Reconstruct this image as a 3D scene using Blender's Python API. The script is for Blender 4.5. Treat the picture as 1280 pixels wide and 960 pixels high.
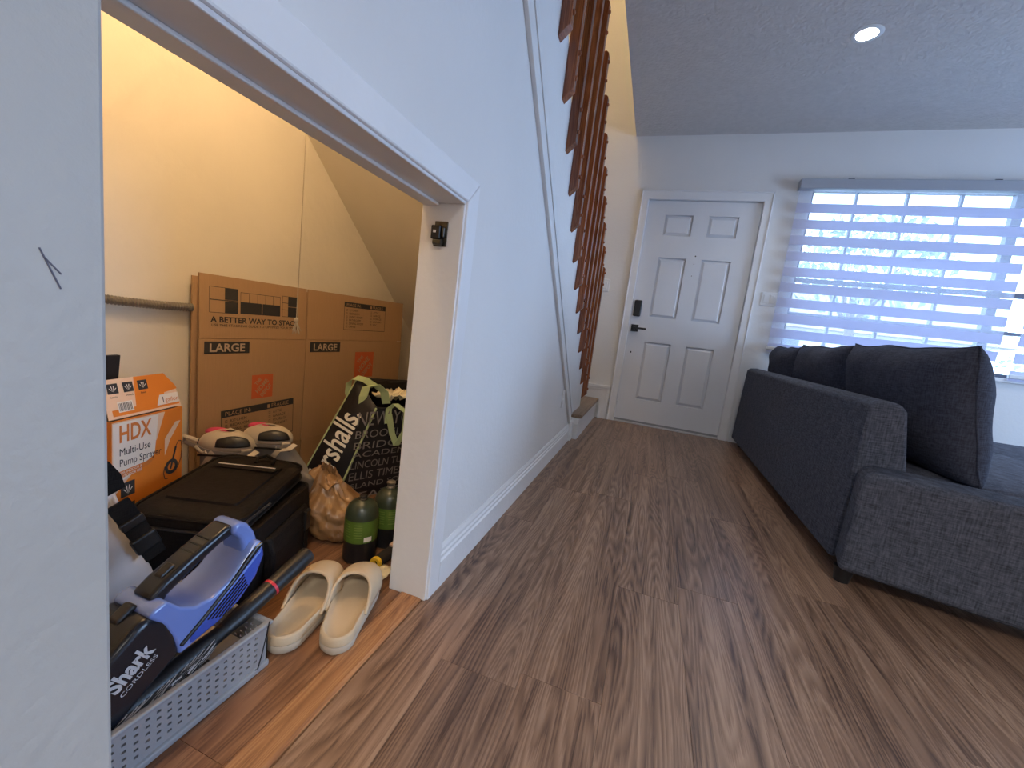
import bpy, bmesh, math, random
from mathutils import Vector, Matrix, Euler, noise
random.seed(7)
for o in list(bpy.data.objects): bpy.data.objects.remove(o)
SC = bpy.context.scene; COL = SC.collection
PI = math.pi

# ---------------------------------------------------------------- camera, light, exposure
cd = bpy.data.cameras.new('camera'); cam = bpy.data.objects.new('camera', cd); COL.objects.link(cam)
cam.location = (0.493, 0.0, 0.780)
cam.rotation_euler = (math.radians(81.963), math.radians(-7.026), math.radians(18.928))
cd.sensor_width = 36; cd.lens = 518.4 / 1280 * 36; cd.clip_start = 0.02; cd.clip_end = 200
SC.camera = cam
SC.view_settings.view_transform = 'Standard'; SC.view_settings.look = 'None'
SC.view_settings.gamma = 1; SC.view_settings.exposure = 0.18
wd = bpy.data.worlds.new('World'); SC.world = wd; wd.use_nodes = True
bg = wd.node_tree.nodes['Background']; bg.inputs[0].default_value = (0.44, 0.64, 1.0, 1); bg.inputs[1].default_value = 12.0
def portal(loc, rot, sx, sy):
    l = bpy.data.lights.new('daylight_portal', 'AREA'); l.shape = 'RECTANGLE'; l.size = sx; l.size_y = sy
    l.cycles.is_portal = True
    o = bpy.data.objects.new('daylight_portal', l); COL.objects.link(o); o.location = loc; o.rotation_euler = rot
portal((2.95, 4.25, 1.48), (-PI/2, 0, 0), 2.9, 1.3)       # front window, emits towards -y
portal((5.42, 2.1, 1.1), (0, PI/2, 0), 2.1, 2.2)          # sliding door in the right wall, towards -x
DOWNLIGHT_W = 16; STAIR_W = 60; CLOSET_W = 15

# ---------------------------------------------------------------- materials
MATS = {}
def mat(name, col, rough=.6, metal=0, noise_amt=0, nscale=8, bump=0, bscale=60, spec=.5, emit=None, alpha=None, trans=0, sheen=0, coords='Object', stretch=None, sss=0):
    if name in MATS: return MATS[name]
    m = bpy.data.materials.new(name); m.use_nodes = True; MATS[name] = m
    nt = m.node_tree; b = nt.nodes['Principled BSDF']
    b.inputs['Base Color'].default_value = (*col, 1); b.inputs['Roughness'].default_value = rough
    b.inputs['Metallic'].default_value = metal; b.inputs['Specular IOR Level'].default_value = spec
    if trans: b.inputs['Transmission Weight'].default_value = trans
    if sheen: b.inputs['Sheen Weight'].default_value = sheen
    if alpha is not None: b.inputs['Alpha'].default_value = alpha
    if emit: b.inputs['Emission Color'].default_value = (*emit[0], 1); b.inputs['Emission Strength'].default_value = emit[1]
    if noise_amt or bump:
        tc = nt.nodes.new('ShaderNodeTexCoord'); mp = nt.nodes.new('ShaderNodeMapping')
        nt.links.new(tc.outputs[coords], mp.inputs[0])
        if stretch: mp.inputs['Scale'].default_value = stretch
    if noise_amt:
        n = nt.nodes.new('ShaderNodeTexNoise'); n.inputs['Scale'].default_value = nscale; n.inputs['Detail'].default_value = 5
        nt.links.new(mp.outputs[0], n.inputs[0])
        r = nt.nodes.new('ShaderNodeMapRange'); r.inputs[1].default_value = .25; r.inputs[2].default_value = .75
        r.inputs[3].default_value = 1 - noise_amt; r.inputs[4].default_value = 1 + noise_amt
        nt.links.new(n.outputs[0], r.inputs[0])
        mx = nt.nodes.new('ShaderNodeMix'); mx.data_type = 'RGBA'; mx.blend_type = 'MULTIPLY'; mx.inputs[0].default_value = 1
        mx.inputs[6].default_value = (*col, 1); nt.links.new(r.outputs[0], mx.inputs[7]); nt.links.new(mx.outputs[2], b.inputs['Base Color'])
    if bump:
        n2 = nt.nodes.new('ShaderNodeTexNoise'); n2.inputs['Scale'].default_value = bscale; n2.inputs['Detail'].default_value = 4
        nt.links.new(mp.outputs[0], n2.inputs[0])
        bp = nt.nodes.new('ShaderNodeBump'); bp.inputs['Strength'].default_value = bump; bp.inputs['Distance'].default_value = .01
        nt.links.new(n2.outputs[0], bp.inputs['Height']); nt.links.new(bp.outputs[0], b.inputs['Normal'])
    return m

def wood(name, c1, c2, c3, axis='y', gscale=1.0, rough=.38, randamt=.10, bump=.15):
    """grain along one axis, cathedral figure from a distorted wave, each object its own cut and tone"""
    m = bpy.data.materials.new(name); m.use_nodes = True; MATS[name] = m
    nt = m.node_tree; N = nt.nodes; L = nt.links; b = N['Principled BSDF']
    tc = N.new('ShaderNodeTexCoord'); oi = N.new('ShaderNodeObjectInfo')
    off = N.new('ShaderNodeVectorMath'); off.operation = 'SCALE'; off.inputs[0].default_value = (3.1, 17.3, 9.7)
    L.new(oi.outputs['Random'], off.inputs['Scale'])
    add = N.new('ShaderNodeVectorMath'); add.operation = 'ADD'; L.new(tc.outputs['Object'], add.inputs[0]); L.new(off.outputs[0], add.inputs[1])
    def mp(sx, sy, sz):
        q = N.new('ShaderNodeMapping')
        s = {'y': (sx, sy, sz), 'x': (sy, sx, sz), 'z': (sx, sz, sy)}[axis]
        q.inputs['Scale'].default_value = s; L.new(add.outputs[0], q.inputs[0]); return q
    fine = N.new('ShaderNodeTexNoise'); fine.inputs['Scale'].default_value = 1; fine.inputs['Detail'].default_value = 6; fine.inputs['Roughness'].default_value = .7
    L.new(mp(250*gscale, 7*gscale, 60).outputs[0], fine.inputs[0])
    broad = N.new('ShaderNodeTexNoise'); broad.inputs['Scale'].default_value = 1; broad.inputs['Detail'].default_value = 3
    L.new(mp(34*gscale, 1.1*gscale, 8).outputs[0], broad.inputs[0])
    # cathedral rings: contour lines of a smooth stretched noise
    ring = N.new('ShaderNodeTexNoise'); ring.inputs['Scale'].default_value = 1; ring.inputs['Detail'].default_value = 1.5; ring.inputs['Roughness'].default_value = .4
    L.new(mp(11*gscale, .85*gscale, 3).outputs[0], ring.inputs[0])
    ml = N.new('ShaderNodeMath'); ml.operation = 'MULTIPLY_ADD'; ml.inputs[1].default_value = 26; L.new(ring.outputs[0], ml.inputs[0])
    fl = N.new('ShaderNodeMath'); fl.operation = 'MULTIPLY'; fl.inputs[1].default_value = 1.2; L.new(fine.outputs[0], fl.inputs[0]); L.new(fl.outputs[0], ml.inputs[2])
    fr = N.new('ShaderNodeMath'); fr.operation = 'PINGPONG'; fr.inputs[1].default_value = .5; L.new(ml.outputs[0], fr.inputs[0])
    cr = N.new('ShaderNodeValToRGB'); e = cr.color_ramp.elements
    e[0].position = .16; e[0].color = (*c1, 1); e[1].position = .84; e[1].color = (*c3, 1)
    k = e.new(.5); k.color = (*c2, 1)
    sm = N.new('ShaderNodeMath'); sm.operation = 'MULTIPLY_ADD'; sm.inputs[1].default_value = .60; L.new(fr.outputs[0], sm.inputs[0])
    br = N.new('ShaderNodeMath'); br.operation = 'MULTIPLY_ADD'; br.inputs[1].default_value = 1.1; br.inputs[2].default_value = -.62
    L.new(broad.outputs[0], br.inputs[0])
    f2 = N.new('ShaderNodeMath'); f2.operation = 'MULTIPLY_ADD'; f2.inputs[1].default_value = .85; L.new(fine.outputs[0], f2.inputs[0]); L.new(br.outputs[0], f2.inputs[2])
    L.new(f2.outputs[0], sm.inputs[2]); L.new(sm.outputs[0], cr.inputs[0])
    rr = N.new('ShaderNodeMapRange'); rr.inputs[3].default_value = 1 - randamt; rr.inputs[4].default_value = 1 + randamt; L.new(oi.outputs['Random'], rr.inputs[0])
    mx = N.new('ShaderNodeMix'); mx.data_type = 'RGBA'; mx.blend_type = 'MULTIPLY'; mx.inputs[0].default_value = 1
    L.new(cr.outputs[0], mx.inputs[6]); L.new(rr.outputs[0], mx.inputs[7]); L.new(mx.outputs[2], b.inputs['Base Color'])
    b.inputs['Roughness'].default_value = rough
    bp = N.new('ShaderNodeBump'); bp.inputs['Strength'].default_value = bump; bp.inputs['Distance'].default_value = .002
    L.new(sm.outputs[0], bp.inputs['Height']); L.new(bp.outputs[0], b.inputs['Normal'])
    return m

def weave(name, col, var=.35, scale=260, bump=.3, rough=.95):
    m = bpy.data.materials.new(name); m.use_nodes = True; MATS[name] = m
    nt = m.node_tree; N = nt.nodes; L = nt.links; b = N['Principled BSDF']; b.inputs['Roughness'].default_value = rough; b.inputs['Specular IOR Level'].default_value = .15
    tc = N.new('ShaderNodeTexCoord'); outs = []
    for s in ((scale*.12, scale*.12, scale), (scale, scale, scale*.12)):
        q = N.new('ShaderNodeMapping'); q.inputs['Scale'].default_value = s; L.new(tc.outputs['Object'], q.inputs[0])
        n = N.new('ShaderNodeTexNoise'); n.inputs['Scale'].default_value = 1; n.inputs['Detail'].default_value = 2; L.new(q.outputs[0], n.inputs[0]); outs.append(n)
    ad = N.new('ShaderNodeMath'); ad.operation = 'ADD'; L.new(outs[0].outputs[0], ad.inputs[0]); L.new(outs[1].outputs[0], ad.inputs[1])
    r = N.new('ShaderNodeMapRange'); r.inputs[1].default_value = .7; r.inputs[2].default_value = 1.3; r.inputs[3].default_value = 1-var; r.inputs[4].default_value = 1+var; L.new(ad.outputs[0], r.inputs[0])
    mx = N.new('ShaderNodeMix'); mx.data_type = 'RGBA'; mx.blend_type = 'MULTIPLY'; mx.inputs[0].default_value = 1; mx.inputs[6].default_value = (*col, 1)
    L.new(r.outputs[0], mx.inputs[7]); L.new(mx.outputs[2], b.inputs['Base Color'])
    bp = N.new('ShaderNodeBump'); bp.inputs['Strength'].default_value = bump; bp.inputs['Distance'].default_value = .003; L.new(ad.outputs[0], bp.inputs['Height']); L.new(bp.outputs[0], b.inputs['Normal'])
    return m

def sheer(name, col, clear):
    m = bpy.data.materials.new(name); m.use_nodes = True; MATS[name] = m
    nt = m.node_tree; N = nt.nodes; L = nt.links; N.remove(N['Principled BSDF']); out = N['Material Output']
    t = N.new('ShaderNodeBsdfTransparent'); d = N.new('ShaderNodeBsdfDiffuse'); tr = N.new('ShaderNodeBsdfTranslucent')
    d.inputs[0].default_value = (*col, 1); tr.inputs[0].default_value = (*col, 1)
    m1 = N.new('ShaderNodeMixShader'); m1.inputs[0].default_value = .42; L.new(d.outputs[0], m1.inputs[1]); L.new(tr.outputs[0], m1.inputs[2])
    m2 = N.new('ShaderNodeMixShader'); m2.inputs[0].default_value = clear; L.new(m1.outputs[0], m2.inputs[1]); L.new(t.outputs[0], m2.inputs[2])
    L.new(m2.outputs[0], out.inputs[0]); return m

def glass(name):
    m = bpy.data.materials.new(name); m.use_nodes = True; MATS[name] = m
    nt = m.node_tree; N = nt.nodes; L = nt.links; N.remove(N['Principled BSDF']); out = N['Material Output']
    t = N.new('ShaderNodeBsdfTransparent'); g = N.new('ShaderNodeBsdfGlossy'); g.inputs['Roughness'].default_value = .02
    t.inputs[0].default_value = (.95, .97, .97, 1)
    m2 = N.new('ShaderNodeMixShader'); m2.inputs[0].default_value = .06; L.new(t.outputs[0], m2.inputs[1]); L.new(g.outputs[0], m2.inputs[2]); L.new(m2.outputs[0], out.inputs[0]); return m

WALLP = mat('wall_paint', (.70, .70, .70), .75, noise_amt=.03, nscale=2, bump=.12, bscale=55)
CLOSETP = mat('closet_paint', (.80, .74, .62), .6, noise_amt=.05, nscale=3, bump=.35, bscale=14)
CEILP = mat('ceiling_texture', (.58, .56, .55), .9, noise_amt=.06, nscale=25, bump=.6, bscale=48)
TRIMP = mat('trim_paint', (.73, .74, .76), .4, noise_amt=.03, nscale=6, bump=.12, bscale=35)
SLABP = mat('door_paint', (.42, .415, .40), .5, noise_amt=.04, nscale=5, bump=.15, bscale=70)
DOORP = mat('front_door_paint', (.66, .68, .72), .4, noise_amt=.02, nscale=4, bump=.05, bscale=40)
RAILP = mat('sloped_trim_paint', (.68, .69, .70), .45, noise_amt=.04, nscale=9)
FLOORW = wood('vinyl_plank', (.066, .033, .020), (.215, .126, .080), (.350, .226, .152), 'y', 1.0, .36, .03)
CLOSETW = wood('closet_plank', (.10, .045, .022), (.20, .095, .048), (.32, .17, .09), 'y', 1.1, .35, .18)
STRIPW = wood('transition_wood', (.16, .065, .028), (.30, .14, .06), (.42, .22, .10), 'y', 1.6, .35, .1)
TREADW = wood('tread_wood', (.13, .085, .055), (.22, .15, .10), (.30, .21, .14), 'y', 1.0, .4, .08)
RAILW = wood('stained_wood', (.11, .032, .013), (.22, .070, .027), (.32, .115, .045), 'z', 1.2, .22, .12, .05)
SOFAF = weave('sofa_fabric', (.082, .088, .112), .45, 230, .35)
PILF = weave('pillow_fabric', (.054, .058, .080), .35, 260, .35)
SEATF = weave('seat_fabric', (.085, .09, .115), .4, 230, .3)
BLACKM = mat('black_metal', (.012, .012, .014), .35)
BLACKP = mat('black_plastic', (.012, .012, .013), .38, bump=.05, bscale=200)
BLACKF = weave('black_nylon', (.013, .0105, .0092), .4, 500, .35, .6)
CHROME = mat('chrome', (.75, .75, .77), .18, 1)
DARKMET = mat('dark_steel', (.10, .095, .09), .35, 1, noise_amt=.3, nscale=60)
WHITEP = mat('white_plastic', (.72, .74, .76), .35)
BANDM = sheer('blind_fabric', (.66, .67, .80), 0.0)
SHEERM = sheer('blind_sheer', (.80, .82, .95), 0.80)
VALM = mat('valance', (.36, .38, .43), .4)
GLASS = glass('window_glass')
FRAMEM = mat('window_frame_paint', (.14, .145, .17), .5)
CARD = mat('cardboard', (.46, .285, .15), .85, noise_amt=.06, nscale=12, bump=.12, bscale=8, stretch=(1, 40, 1))
CARDE = mat('cardboard_edge', (.36, .22, .115), .9)
INK = mat('ink_black', (.035, .033, .034), .8)
INKO = mat('ink_orange', (.62, .13, .045), .8)
CARDINK = mat('ink_gap', (.48, .30, .16), .85)
ORANGE = mat('carton_orange', (.80, .24, .03), .45, noise_amt=.04)
ORANGEL = mat('carton_pale', (.85, .60, .42), .45)
CARTW = mat('carton_white', (.85, .78, .70), .45)
HDXO = mat('carton_letter_orange', (.70, .22, .05), .45)
VBLUE = mat('vacuum_blue', (.045, .10, .50), .22, noise_amt=.05)
VLILAC = mat('vacuum_light_blue', (.17, .27, .66), .12, spec=.9)
VBLACK = mat('vacuum_black', (.010, .012, .018), .22)
GREYTXT = mat('silver_print', (.55, .55, .56), .4)
BASK = mat('basket_grey', (.31, .32, .34), .45)
SLIP = mat('slipper_foam', (.56, .45, .31), .8, noise_amt=.05, nscale=12, bump=.06, bscale=120)
SLIPS = mat('slipper_sole', (.50, .43, .34), .85, noise_amt=.10, nscale=18)
TOTE = mat('tote_black', (.012, .012, .016), .5, bump=.5, bscale=9)
TOTEG = mat('tote_green', (.42, .52, .27), .7)
TOTEW = mat('tote_letters', (.80, .76, .66), .7)
TOTEL = mat('tote_grey_letters', (.26, .24, .22), .7)
PAPERC = mat('crumpled_paper', (.75, .66, .45), .8, bump=.5, bscale=20)
CANG = mat('cylinder_green', (.030, .042, .026), .3)
CANL = mat('cylinder_label', (.085, .16, .022), .4, noise_amt=.15, nscale=40)
YEL = mat('yellow_plastic', (.75, .48, .03), .4)
FOAM = mat('black_foam', (.014, .011, .009), .9)
SKG = mat('skate_grey', (.25, .235, .23), .4, noise_amt=.06)
SKW = mat('skate_cream', (.52, .45, .36), .5)
SKP = mat('skate_pink', (.55, .05, .13), .6)
WFAB = mat('white_fabric', (.66, .64, .66), .8, noise_amt=.05, nscale=7, bump=.35, bscale=11)
BRIS = mat('bristle', (.55, .52, .52), .6)
STEEL = mat('galvanised', (.30, .28, .25), .4, .8)
CORDM = mat('cotton_cord', (.42, .36, .27), .9)
RED = mat('red_mark', (.60, .03, .05), .4)
def bagplastic():
    m = mat('tan_bag_plastic', (.31, .172, .075), .3, noise_amt=.3, nscale=9, bump=.7, bscale=18)
    m.node_tree.nodes['Principled BSDF'].inputs['Transmission Weight'].default_value = .15
    return m
TANBAG = bagplastic()

# ---------------------------------------------------------------- mesh helpers
class MB:
    def __init__(s): s.v = []; s.f = []; s.mi = []; s.mats = []
    def m(s, mt):
        if mt not in s.mats: s.mats.append(mt)
        return s.mats.index(mt)
    def add(s, vs, fs, mt, M=None):
        k = len(s.v); i = s.m(mt)
        for p in vs:
            p = Vector(p)
            s.v.append(M @ p if M else p)
        for f in fs: s.f.append([q + k for q in f]); s.mi.append(i)
        return s
    def box(s, a, b, mt, M=None):
        x0, y0, z0 = a; x1, y1, z1 = b
        return s.add([(x0,y0,z0),(x1,y0,z0),(x1,y1,z0),(x0,y1,z0),(x0,y0,z1),(x1,y0,z1),(x1,y1,z1),(x0,y1,z1)],
              [(3,2,1,0),(4,5,6,7),(0,1,5,4),(1,2,6,5),(2,3,7,6),(3,0,4,7)], mt, M)
    def hexa(s, c, mt):
        return s.add(c, [(3,2,1,0),(4,5,6,7),(0,1,5,4),(1,2,6,5),(2,3,7,6),(3,0,4,7)], mt)
    def prism(s, poly, ax, a, b, mt, M=None):
        """poly of 2D points in the other two axes, extruded along ax from a to b"""
        def P(u, v, w): return {'x': (w,u,v), 'y': (u,w,v), 'z': (u,v,w)}[ax]
        n = len(poly)
        ar = sum(poly[i][0]*poly[(i+1)%n][1]-poly[(i+1)%n][0]*poly[i][1] for i in range(n))
        if (ar > 0) == (ax == 'y'): poly = poly[::-1]
        vs = [P(u, v, a) for u, v in poly] + [P(u, v, b) for u, v in poly]
        fs = [tuple(range(n))[::-1], tuple(range(n, 2*n))] + [(i, (i+1)%n, (i+1)%n+n, i+n) for i in range(n)]
        return s.add(vs, fs, mt, M)
    def lathe(s, prof, mt, M=None, seg=24, cap=True):
        vs = []; fs = []
        for r, z in prof:
            for k in range(seg): a = 2*PI*k/seg; vs.append((r*math.cos(a), r*math.sin(a), z))
        for i in range(len(prof)-1):
            for k in range(seg): fs.append((i*seg+k, i*seg+(k+1)%seg, (i+1)*seg+(k+1)%seg, (i+1)*seg+k))
        if cap: fs.append(tuple(range(seg))[::-1]); fs.append(tuple(range((len(prof)-1)*seg, len(prof)*seg)))
        return s.add(vs, fs, mt, M)
    def tube(s, path, rad, mt, seg=10, cap=True, flat=1.0, up=None):
        """round (or flattened) tube through a list of points"""
        path = [Vector(p) for p in path]; n = len(path); vs = []; fs = []
        rr = rad if isinstance(rad, (list, tuple)) else [rad]*n
        ref = Vector(up) if up else Vector((0.13, 0.21, 1)).normalized()
        for i, p in enumerate(path):
            t = (path[min(i+1, n-1)] - path[max(i-1, 0)]).normalized()
            x = ref.cross(t)
            if x.length < 1e-4: x = Vector((1,0,0)).cross(t)
            x.normalize(); y = t.cross(x)
            for k in range(seg):
                a = 2*PI*k/seg; vs.append(p + (x*math.cos(a) + y*math.sin(a)*flat)*rr[i])
        for i in range(n-1):
            for k in range(seg): fs.append((i*seg+k, i*seg+(k+1)%seg, (i+1)*seg+(k+1)%seg, (i+1)*seg+k))
        if cap: fs.append(tuple(range(seg))[::-1]); fs.append(tuple(range((n-1)*seg, n*seg)))
        return s.add(vs, fs, mt)
    def ribbon(s, path, width, thick, wdir, mt):
        """flat strap: path points, width along wdir"""
        path = [Vector(p) for p in path]; n = len(path); vs = []; fs = []
        W = [Vector(w).normalized() for w in wdir] if isinstance(wdir, list) else [Vector(wdir).normalized()]*n
        for i, p in enumerate(path):
            t = (path[min(i+1, n-1)] - path[max(i-1, 0)]).normalized(); w = W[i]; q = t.cross(w).normalized()
            for a, b in ((-1,-1),(1,-1),(1,1),(-1,1)): vs.append(p + w*a*width/2 + q*b*thick/2)
        for i in range(n-1):
            for k in range(4): fs.append((i*4+k, i*4+(k+1)%4, (i+1)*4+(k+1)%4, (i+1)*4+k))
        fs.append((3,2,1,0)); fs.append(tuple(range((n-1)*4, n*4)))
        return s.add(vs, fs, mt)
    def grid(s, fn, nu, nv, mt, wrapu=False, wrapv=False):
        vs = [fn(i/(nu if wrapu else nu-1), j/(nv if wrapv else nv-1)) for i in range(nu) for j in range(nv)]
        fs = []
        for i in range(nu if wrapu else nu-1):
            for j in range(nv if wrapv else nv-1):
                a = i*nv+j; b = ((i+1)%nu)*nv+j; c = ((i+1)%nu)*nv+(j+1)%nv; d = i*nv+(j+1)%nv
                fs.append((a,b,c,d))
        return s.add(vs, fs, mt)
    def ball(s, c, r, mt, nu=14, nv=9):
        r = (r, r, r) if not isinstance(r, (tuple, list)) else r
        return s.grid(lambda u, v: (c[0]+r[0]*math.cos(2*PI*u)*math.sin(PI*v), c[1]+r[1]*math.sin(2*PI*u)*math.sin(PI*v), c[2]-r[2]*math.cos(PI*v)), nu, nv, mt, wrapu=True)
    def build(s, name, parent=None, smooth=False, bevel=0, seg=2, loc=None, rot=None, sub=0, solid=0, clean=True, mesh_only=False):
        me = bpy.data.meshes.new(name)
        me.from_pydata([tuple(p) for p in s.v], [], s.f)
        for m_ in s.mats: me.materials.append(m_)
        me.polygons.foreach_set('material_index', s.mi)
        if clean:
            bm = bmesh.new(); bm.from_mesh(me)
            if smooth: bmesh.ops.remove_doubles(bm, verts=bm.verts, dist=1e-6)
            bmesh.ops.recalc_face_normals(bm, faces=bm.faces); bm.to_mesh(me); bm.free()
        if smooth:
            me.polygons.foreach_set('use_smooth', [True]*len(me.polygons))
            me.set_sharp_from_angle(angle=math.radians(smooth if smooth > 1 else 40))
        me.update()
        o = bpy.data.objects.new(name, me); COL.objects.link(o)
        if parent: o.parent = parent
        if loc: o.location = loc
        if rot: o.rotation_euler = rot
        if solid:
            md = o.modifiers.new('solid', 'SOLIDIFY'); md.thickness = solid; md.offset = 0
        if bevel:
            md = o.modifiers.new('bevel', 'BEVEL'); md.width = bevel; md.segments = seg; md.limit_method = 'ANGLE'; md.angle_limit = math.radians(35)
            if smooth: md.harden_normals = False
        if sub:
            md = o.modifiers.new('sub', 'SUBSURF'); md.levels = sub; md.render_levels = sub
        return o

def empty(name, loc=(0,0,0), rot=(0,0,0)):
    o = bpy.data.objects.new(name, None); COL.objects.link(o); o.location = loc; o.rotation_euler = rot; o.empty_display_size = .05; return o
def tag(o, label=None, cat=None, group=None, kind=None):
    if label: o['label'] = label
    if cat: o['category'] = cat
    if group: o['group'] = group
    if kind: o['kind'] = kind
    return o
def struct(o): o['kind'] = 'structure'; return o
def frame(o, x, y, z=None):
    """matrix with origin o, local x and y axes (y made square to x), z their normal"""
    x = Vector(x).normalized(); y = Vector(y); y = (y - x*y.dot(x)).normalized(); zz = x.cross(y)
    M = Matrix.Identity(4)
    for i in range(3): M[i][0] = x[i]; M[i][1] = y[i]; M[i][2] = zz[i]; M[i][3] = o[i]
    return M
def text_into(mb, body, size, mt, M, width=None, align='LEFT', off=0, shear=0):
    """flat lettering (font outlines turned to mesh) lying in the xy plane of M, 0.6 mm proud"""
    cu = bpy.data.curves.new('t', 'FONT'); cu.body = body; cu.size = size; cu.align_x = align; cu.offset = off; cu.shear = shear
    cu.resolution_u = 3
    ob = bpy.data.objects.new('t', cu); COL.objects.link(ob)
    dg = bpy.context.evaluated_depsgraph_get(); dg.update(); me = ob.evaluated_get(dg).to_mesh()
    vs = [v.co.copy() for v in me.vertices]; fs = [tuple(p.vertices) for p in me.polygons]
    if vs and width:
        x0 = min(v.x for v in vs); x1 = max(v.x for v in vs); k = width/(x1-x0)
        for v in vs: v.x = (v.x-x0)*k
    mb.add([(v.x, v.y, .0006) for v in vs], fs, mt, M)
    bpy.data.objects.remove(ob); bpy.data.curves.remove(cu)
def rect_into(mb, x0, y0, x1, y1, mt, M, z=.0003):
    mb.add([(x0,y0,z),(x1,y0,z),(x1,y1,z),(x0,y1,z)], [(0,1,2,3)], mt, M)
def line_rect(mb, x0, y0, x1, y1, t, mt, M, z=.0004):
    rect_into(mb, x0, y0, x1, y0+t, mt, M, z); rect_into(mb, x0, y1-t, x1, y1, mt, M, z)
    rect_into(mb, x0, y0, x0+t, y1, mt, M, z); rect_into(mb, x1-t, y0, x1, y1, mt, M, z)

# ================================================================= STRUCTURE
D = 4.062; XR = 5.4; YB = -2.6; ZC = 2.579; SLOPE = .838
OY0, OY1, OH = .227, .947, 1.055        # closet opening
def stairline(y): return 1.807 + .20 - SLOPE*(y - 1.55)
# floor: a base slab with every plank laid on it
fl = struct(MB().box((-1.15, YB-.1, -.10), (XR+.1, D+.25, -.012), mat('underlay', (.07,.045,.032), .9)).build('floor'))
def plank_mesh(w, l, name, mt):
    g = .00015
    vs = [(g,g,-.012),(w-g,g,-.012),(w-g,l-g,-.012),(g,l-g,-.012),(g,g,-.0006),(w-g,g,-.0006),(w-g,l-g,-.0006),(g,l-g,-.0006),
          (g+.0005,g+.0005,0),(w-g-.0005,g+.0005,0),(w-g-.0005,l-g-.0005,0),(g+.0005,l-g-.0005,0)]
    fs = [(3,2,1,0)] + [(a, (a+1)%4, (a+1)%4+4, a+4) for a in range(4)] + [(a+4, (a+1)%4+4, (a+1)%4+8, a+8) for a in range(4)] + [(8,9,10,11)]
    me = bpy.data.meshes.new(name); me.from_pydata(vs, [], fs); me.materials.append(mt); return me
PW, PL = .182, 1.22; cache = {}
def lay(x0, x1, y0, y1, xs, mt, name, PW=PW, offs=None):
    x = xs; i = 0
    while x < x1 - .004:
        a, b = max(x, x0), min(x + PW, x1)
        if b - a > .01:
            y = y0 - ((i*.43) % 1)*PL if not (offs and i in offs) else offs[i]
            while y < y1 - .004:
                c, d = max(y, y0), min(y + PL, y1)
                if d - c > .02:
                    key = (round(b-a, 3), round(d-c, 3), mt.name)
                    if key not in cache: cache[key] = plank_mesh(b-a, d-c, name, mt)
                    o = bpy.data.objects.new(name, cache[key]); COL.objects.link(o); o.parent = fl; o.location = (a, c, 0)
                y += PL
        x += PW; i += 1
lay(.004, XR, YB, D+.005, -.035, FLOORW, 'plank', offs={1: .795-3*PL, 2: .84-3*PL, 0: .35-3*PL, 3: 1.3-4*PL})
lay(-.95, -.068, -.6, 2.98, -.95, CLOSETW, 'plank', .147)
struct(MB().prism([(-.066,-.012),(-.004+.006,-.012),(.002,.003),(-.006,.006),(-.060,.006),(-.066,.002)], 'y', OY0+.001, OY1-.001, STRIPW).build('trim_1'))

# stair-side wall with the low closet opening
yt = (stairline(0) - 3.0)/SLOPE
w = MB()
w.box((-.10, YB, 0), (0, OY0-.02, 1.09), WALLP); w.box((-.10, OY1+.02, 0), (0, 3.02, .10), WALLP)
z1 = 1.09
def ys(z): return 1.55 + (2.007 - z)/SLOPE
w.prism([(OY1+.02, .10), (3.02, .10), (3.02, .19), (3.40, .19), (3.40, stairline(3.40)), (ys(z1), z1), (OY1+.02, z1)], 'x', -.10, 0, WALLP)
w.prism([(YB, z1), (ys(z1), z1), (ys(2.77), 2.77), (YB, 2.77)], 'x', -.10, 0, WALLP)
struct(w.build('wall_left'))
# closet inside: back wall, near end wall, sloped soffit
soff = lambda y: 1.426 - .886*(y - 1.41)
struct(MB().prism([(-.75, 0), (3.0, 0), (3.0, .02), (-.5, soff(-.5)+.05), (-.75, soff(-.5)+.05)], 'x', -1.05, -.95, CLOSETP).build('wall_closet_back'))
struct(MB().box((-.95, -.70, 0), (-.10, -.60, 2.75), CLOSETP).build('wall_closet_end'))
struct(MB().prism([(-.60, soff(-.60)), (3.0, soff(3.0)), (3.0, soff(3.0)+.06), (-.60, soff(-.60)+.06)], 'x', -.95, -.10, CLOSETP).build('ceiling_closet'))
# upper stairwell wall, front wall, right wall, back wall
struct(MB().box((-1.15, -1.0, 2.6), (-1.05, D+.15, 5.2), WALLP).prism([(ys(2.6)-1.2, 2.6), (-.6, 2.6), (3.0, .05), (3.0, 0), (D, 0), (D, 2.6)], 'x', -1.15, -1.05, WALLP).build('wall_stairwell'))
WX0, WX1, WZ0, WZ1 = 1.50, 4.40, .84, 2.19; DX0, DX1, DZ = .235, 1.180, 2.055
fw = MB()
for a, b in (((-1.15, 0), (DX0, 2.62)), ((DX0, DZ), (DX1, 2.62)), ((DX1, 0), (WX0, 2.62)), ((WX0, 0), (WX1, WZ0)), ((WX0, WZ1), (WX1, 2.62)), ((WX1, 0), (XR+.1, 2.62)), ((-1.15, 2.62), (.15, 5.2))):
    fw.box((a[0], D, a[1]), (b[0], D+.20, b[1]), WALLP)
struct(fw.build('wall_front'))
rw = MB(); GY0, GY1, GZ = 1.0, 3.2, 2.15
rw.box((XR, YB, 0), (XR+.12, GY0, 2.62), WALLP).box((XR, GY1, 0), (XR+.12, D+.2, 2.62), WALLP).box((XR, GY0, GZ), (XR+.12, GY1, 2.62), WALLP)
struct(rw.build('wall_right'))
struct(MB().box((-.10, YB-.12, 0), (XR+.12, YB, 2.62), WALLP).build('wall_back'))
struct(MB().box((.052, YB-.1, ZC), (XR+.12, D, ZC+.15), CEILP).build('ceiling'))
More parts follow.
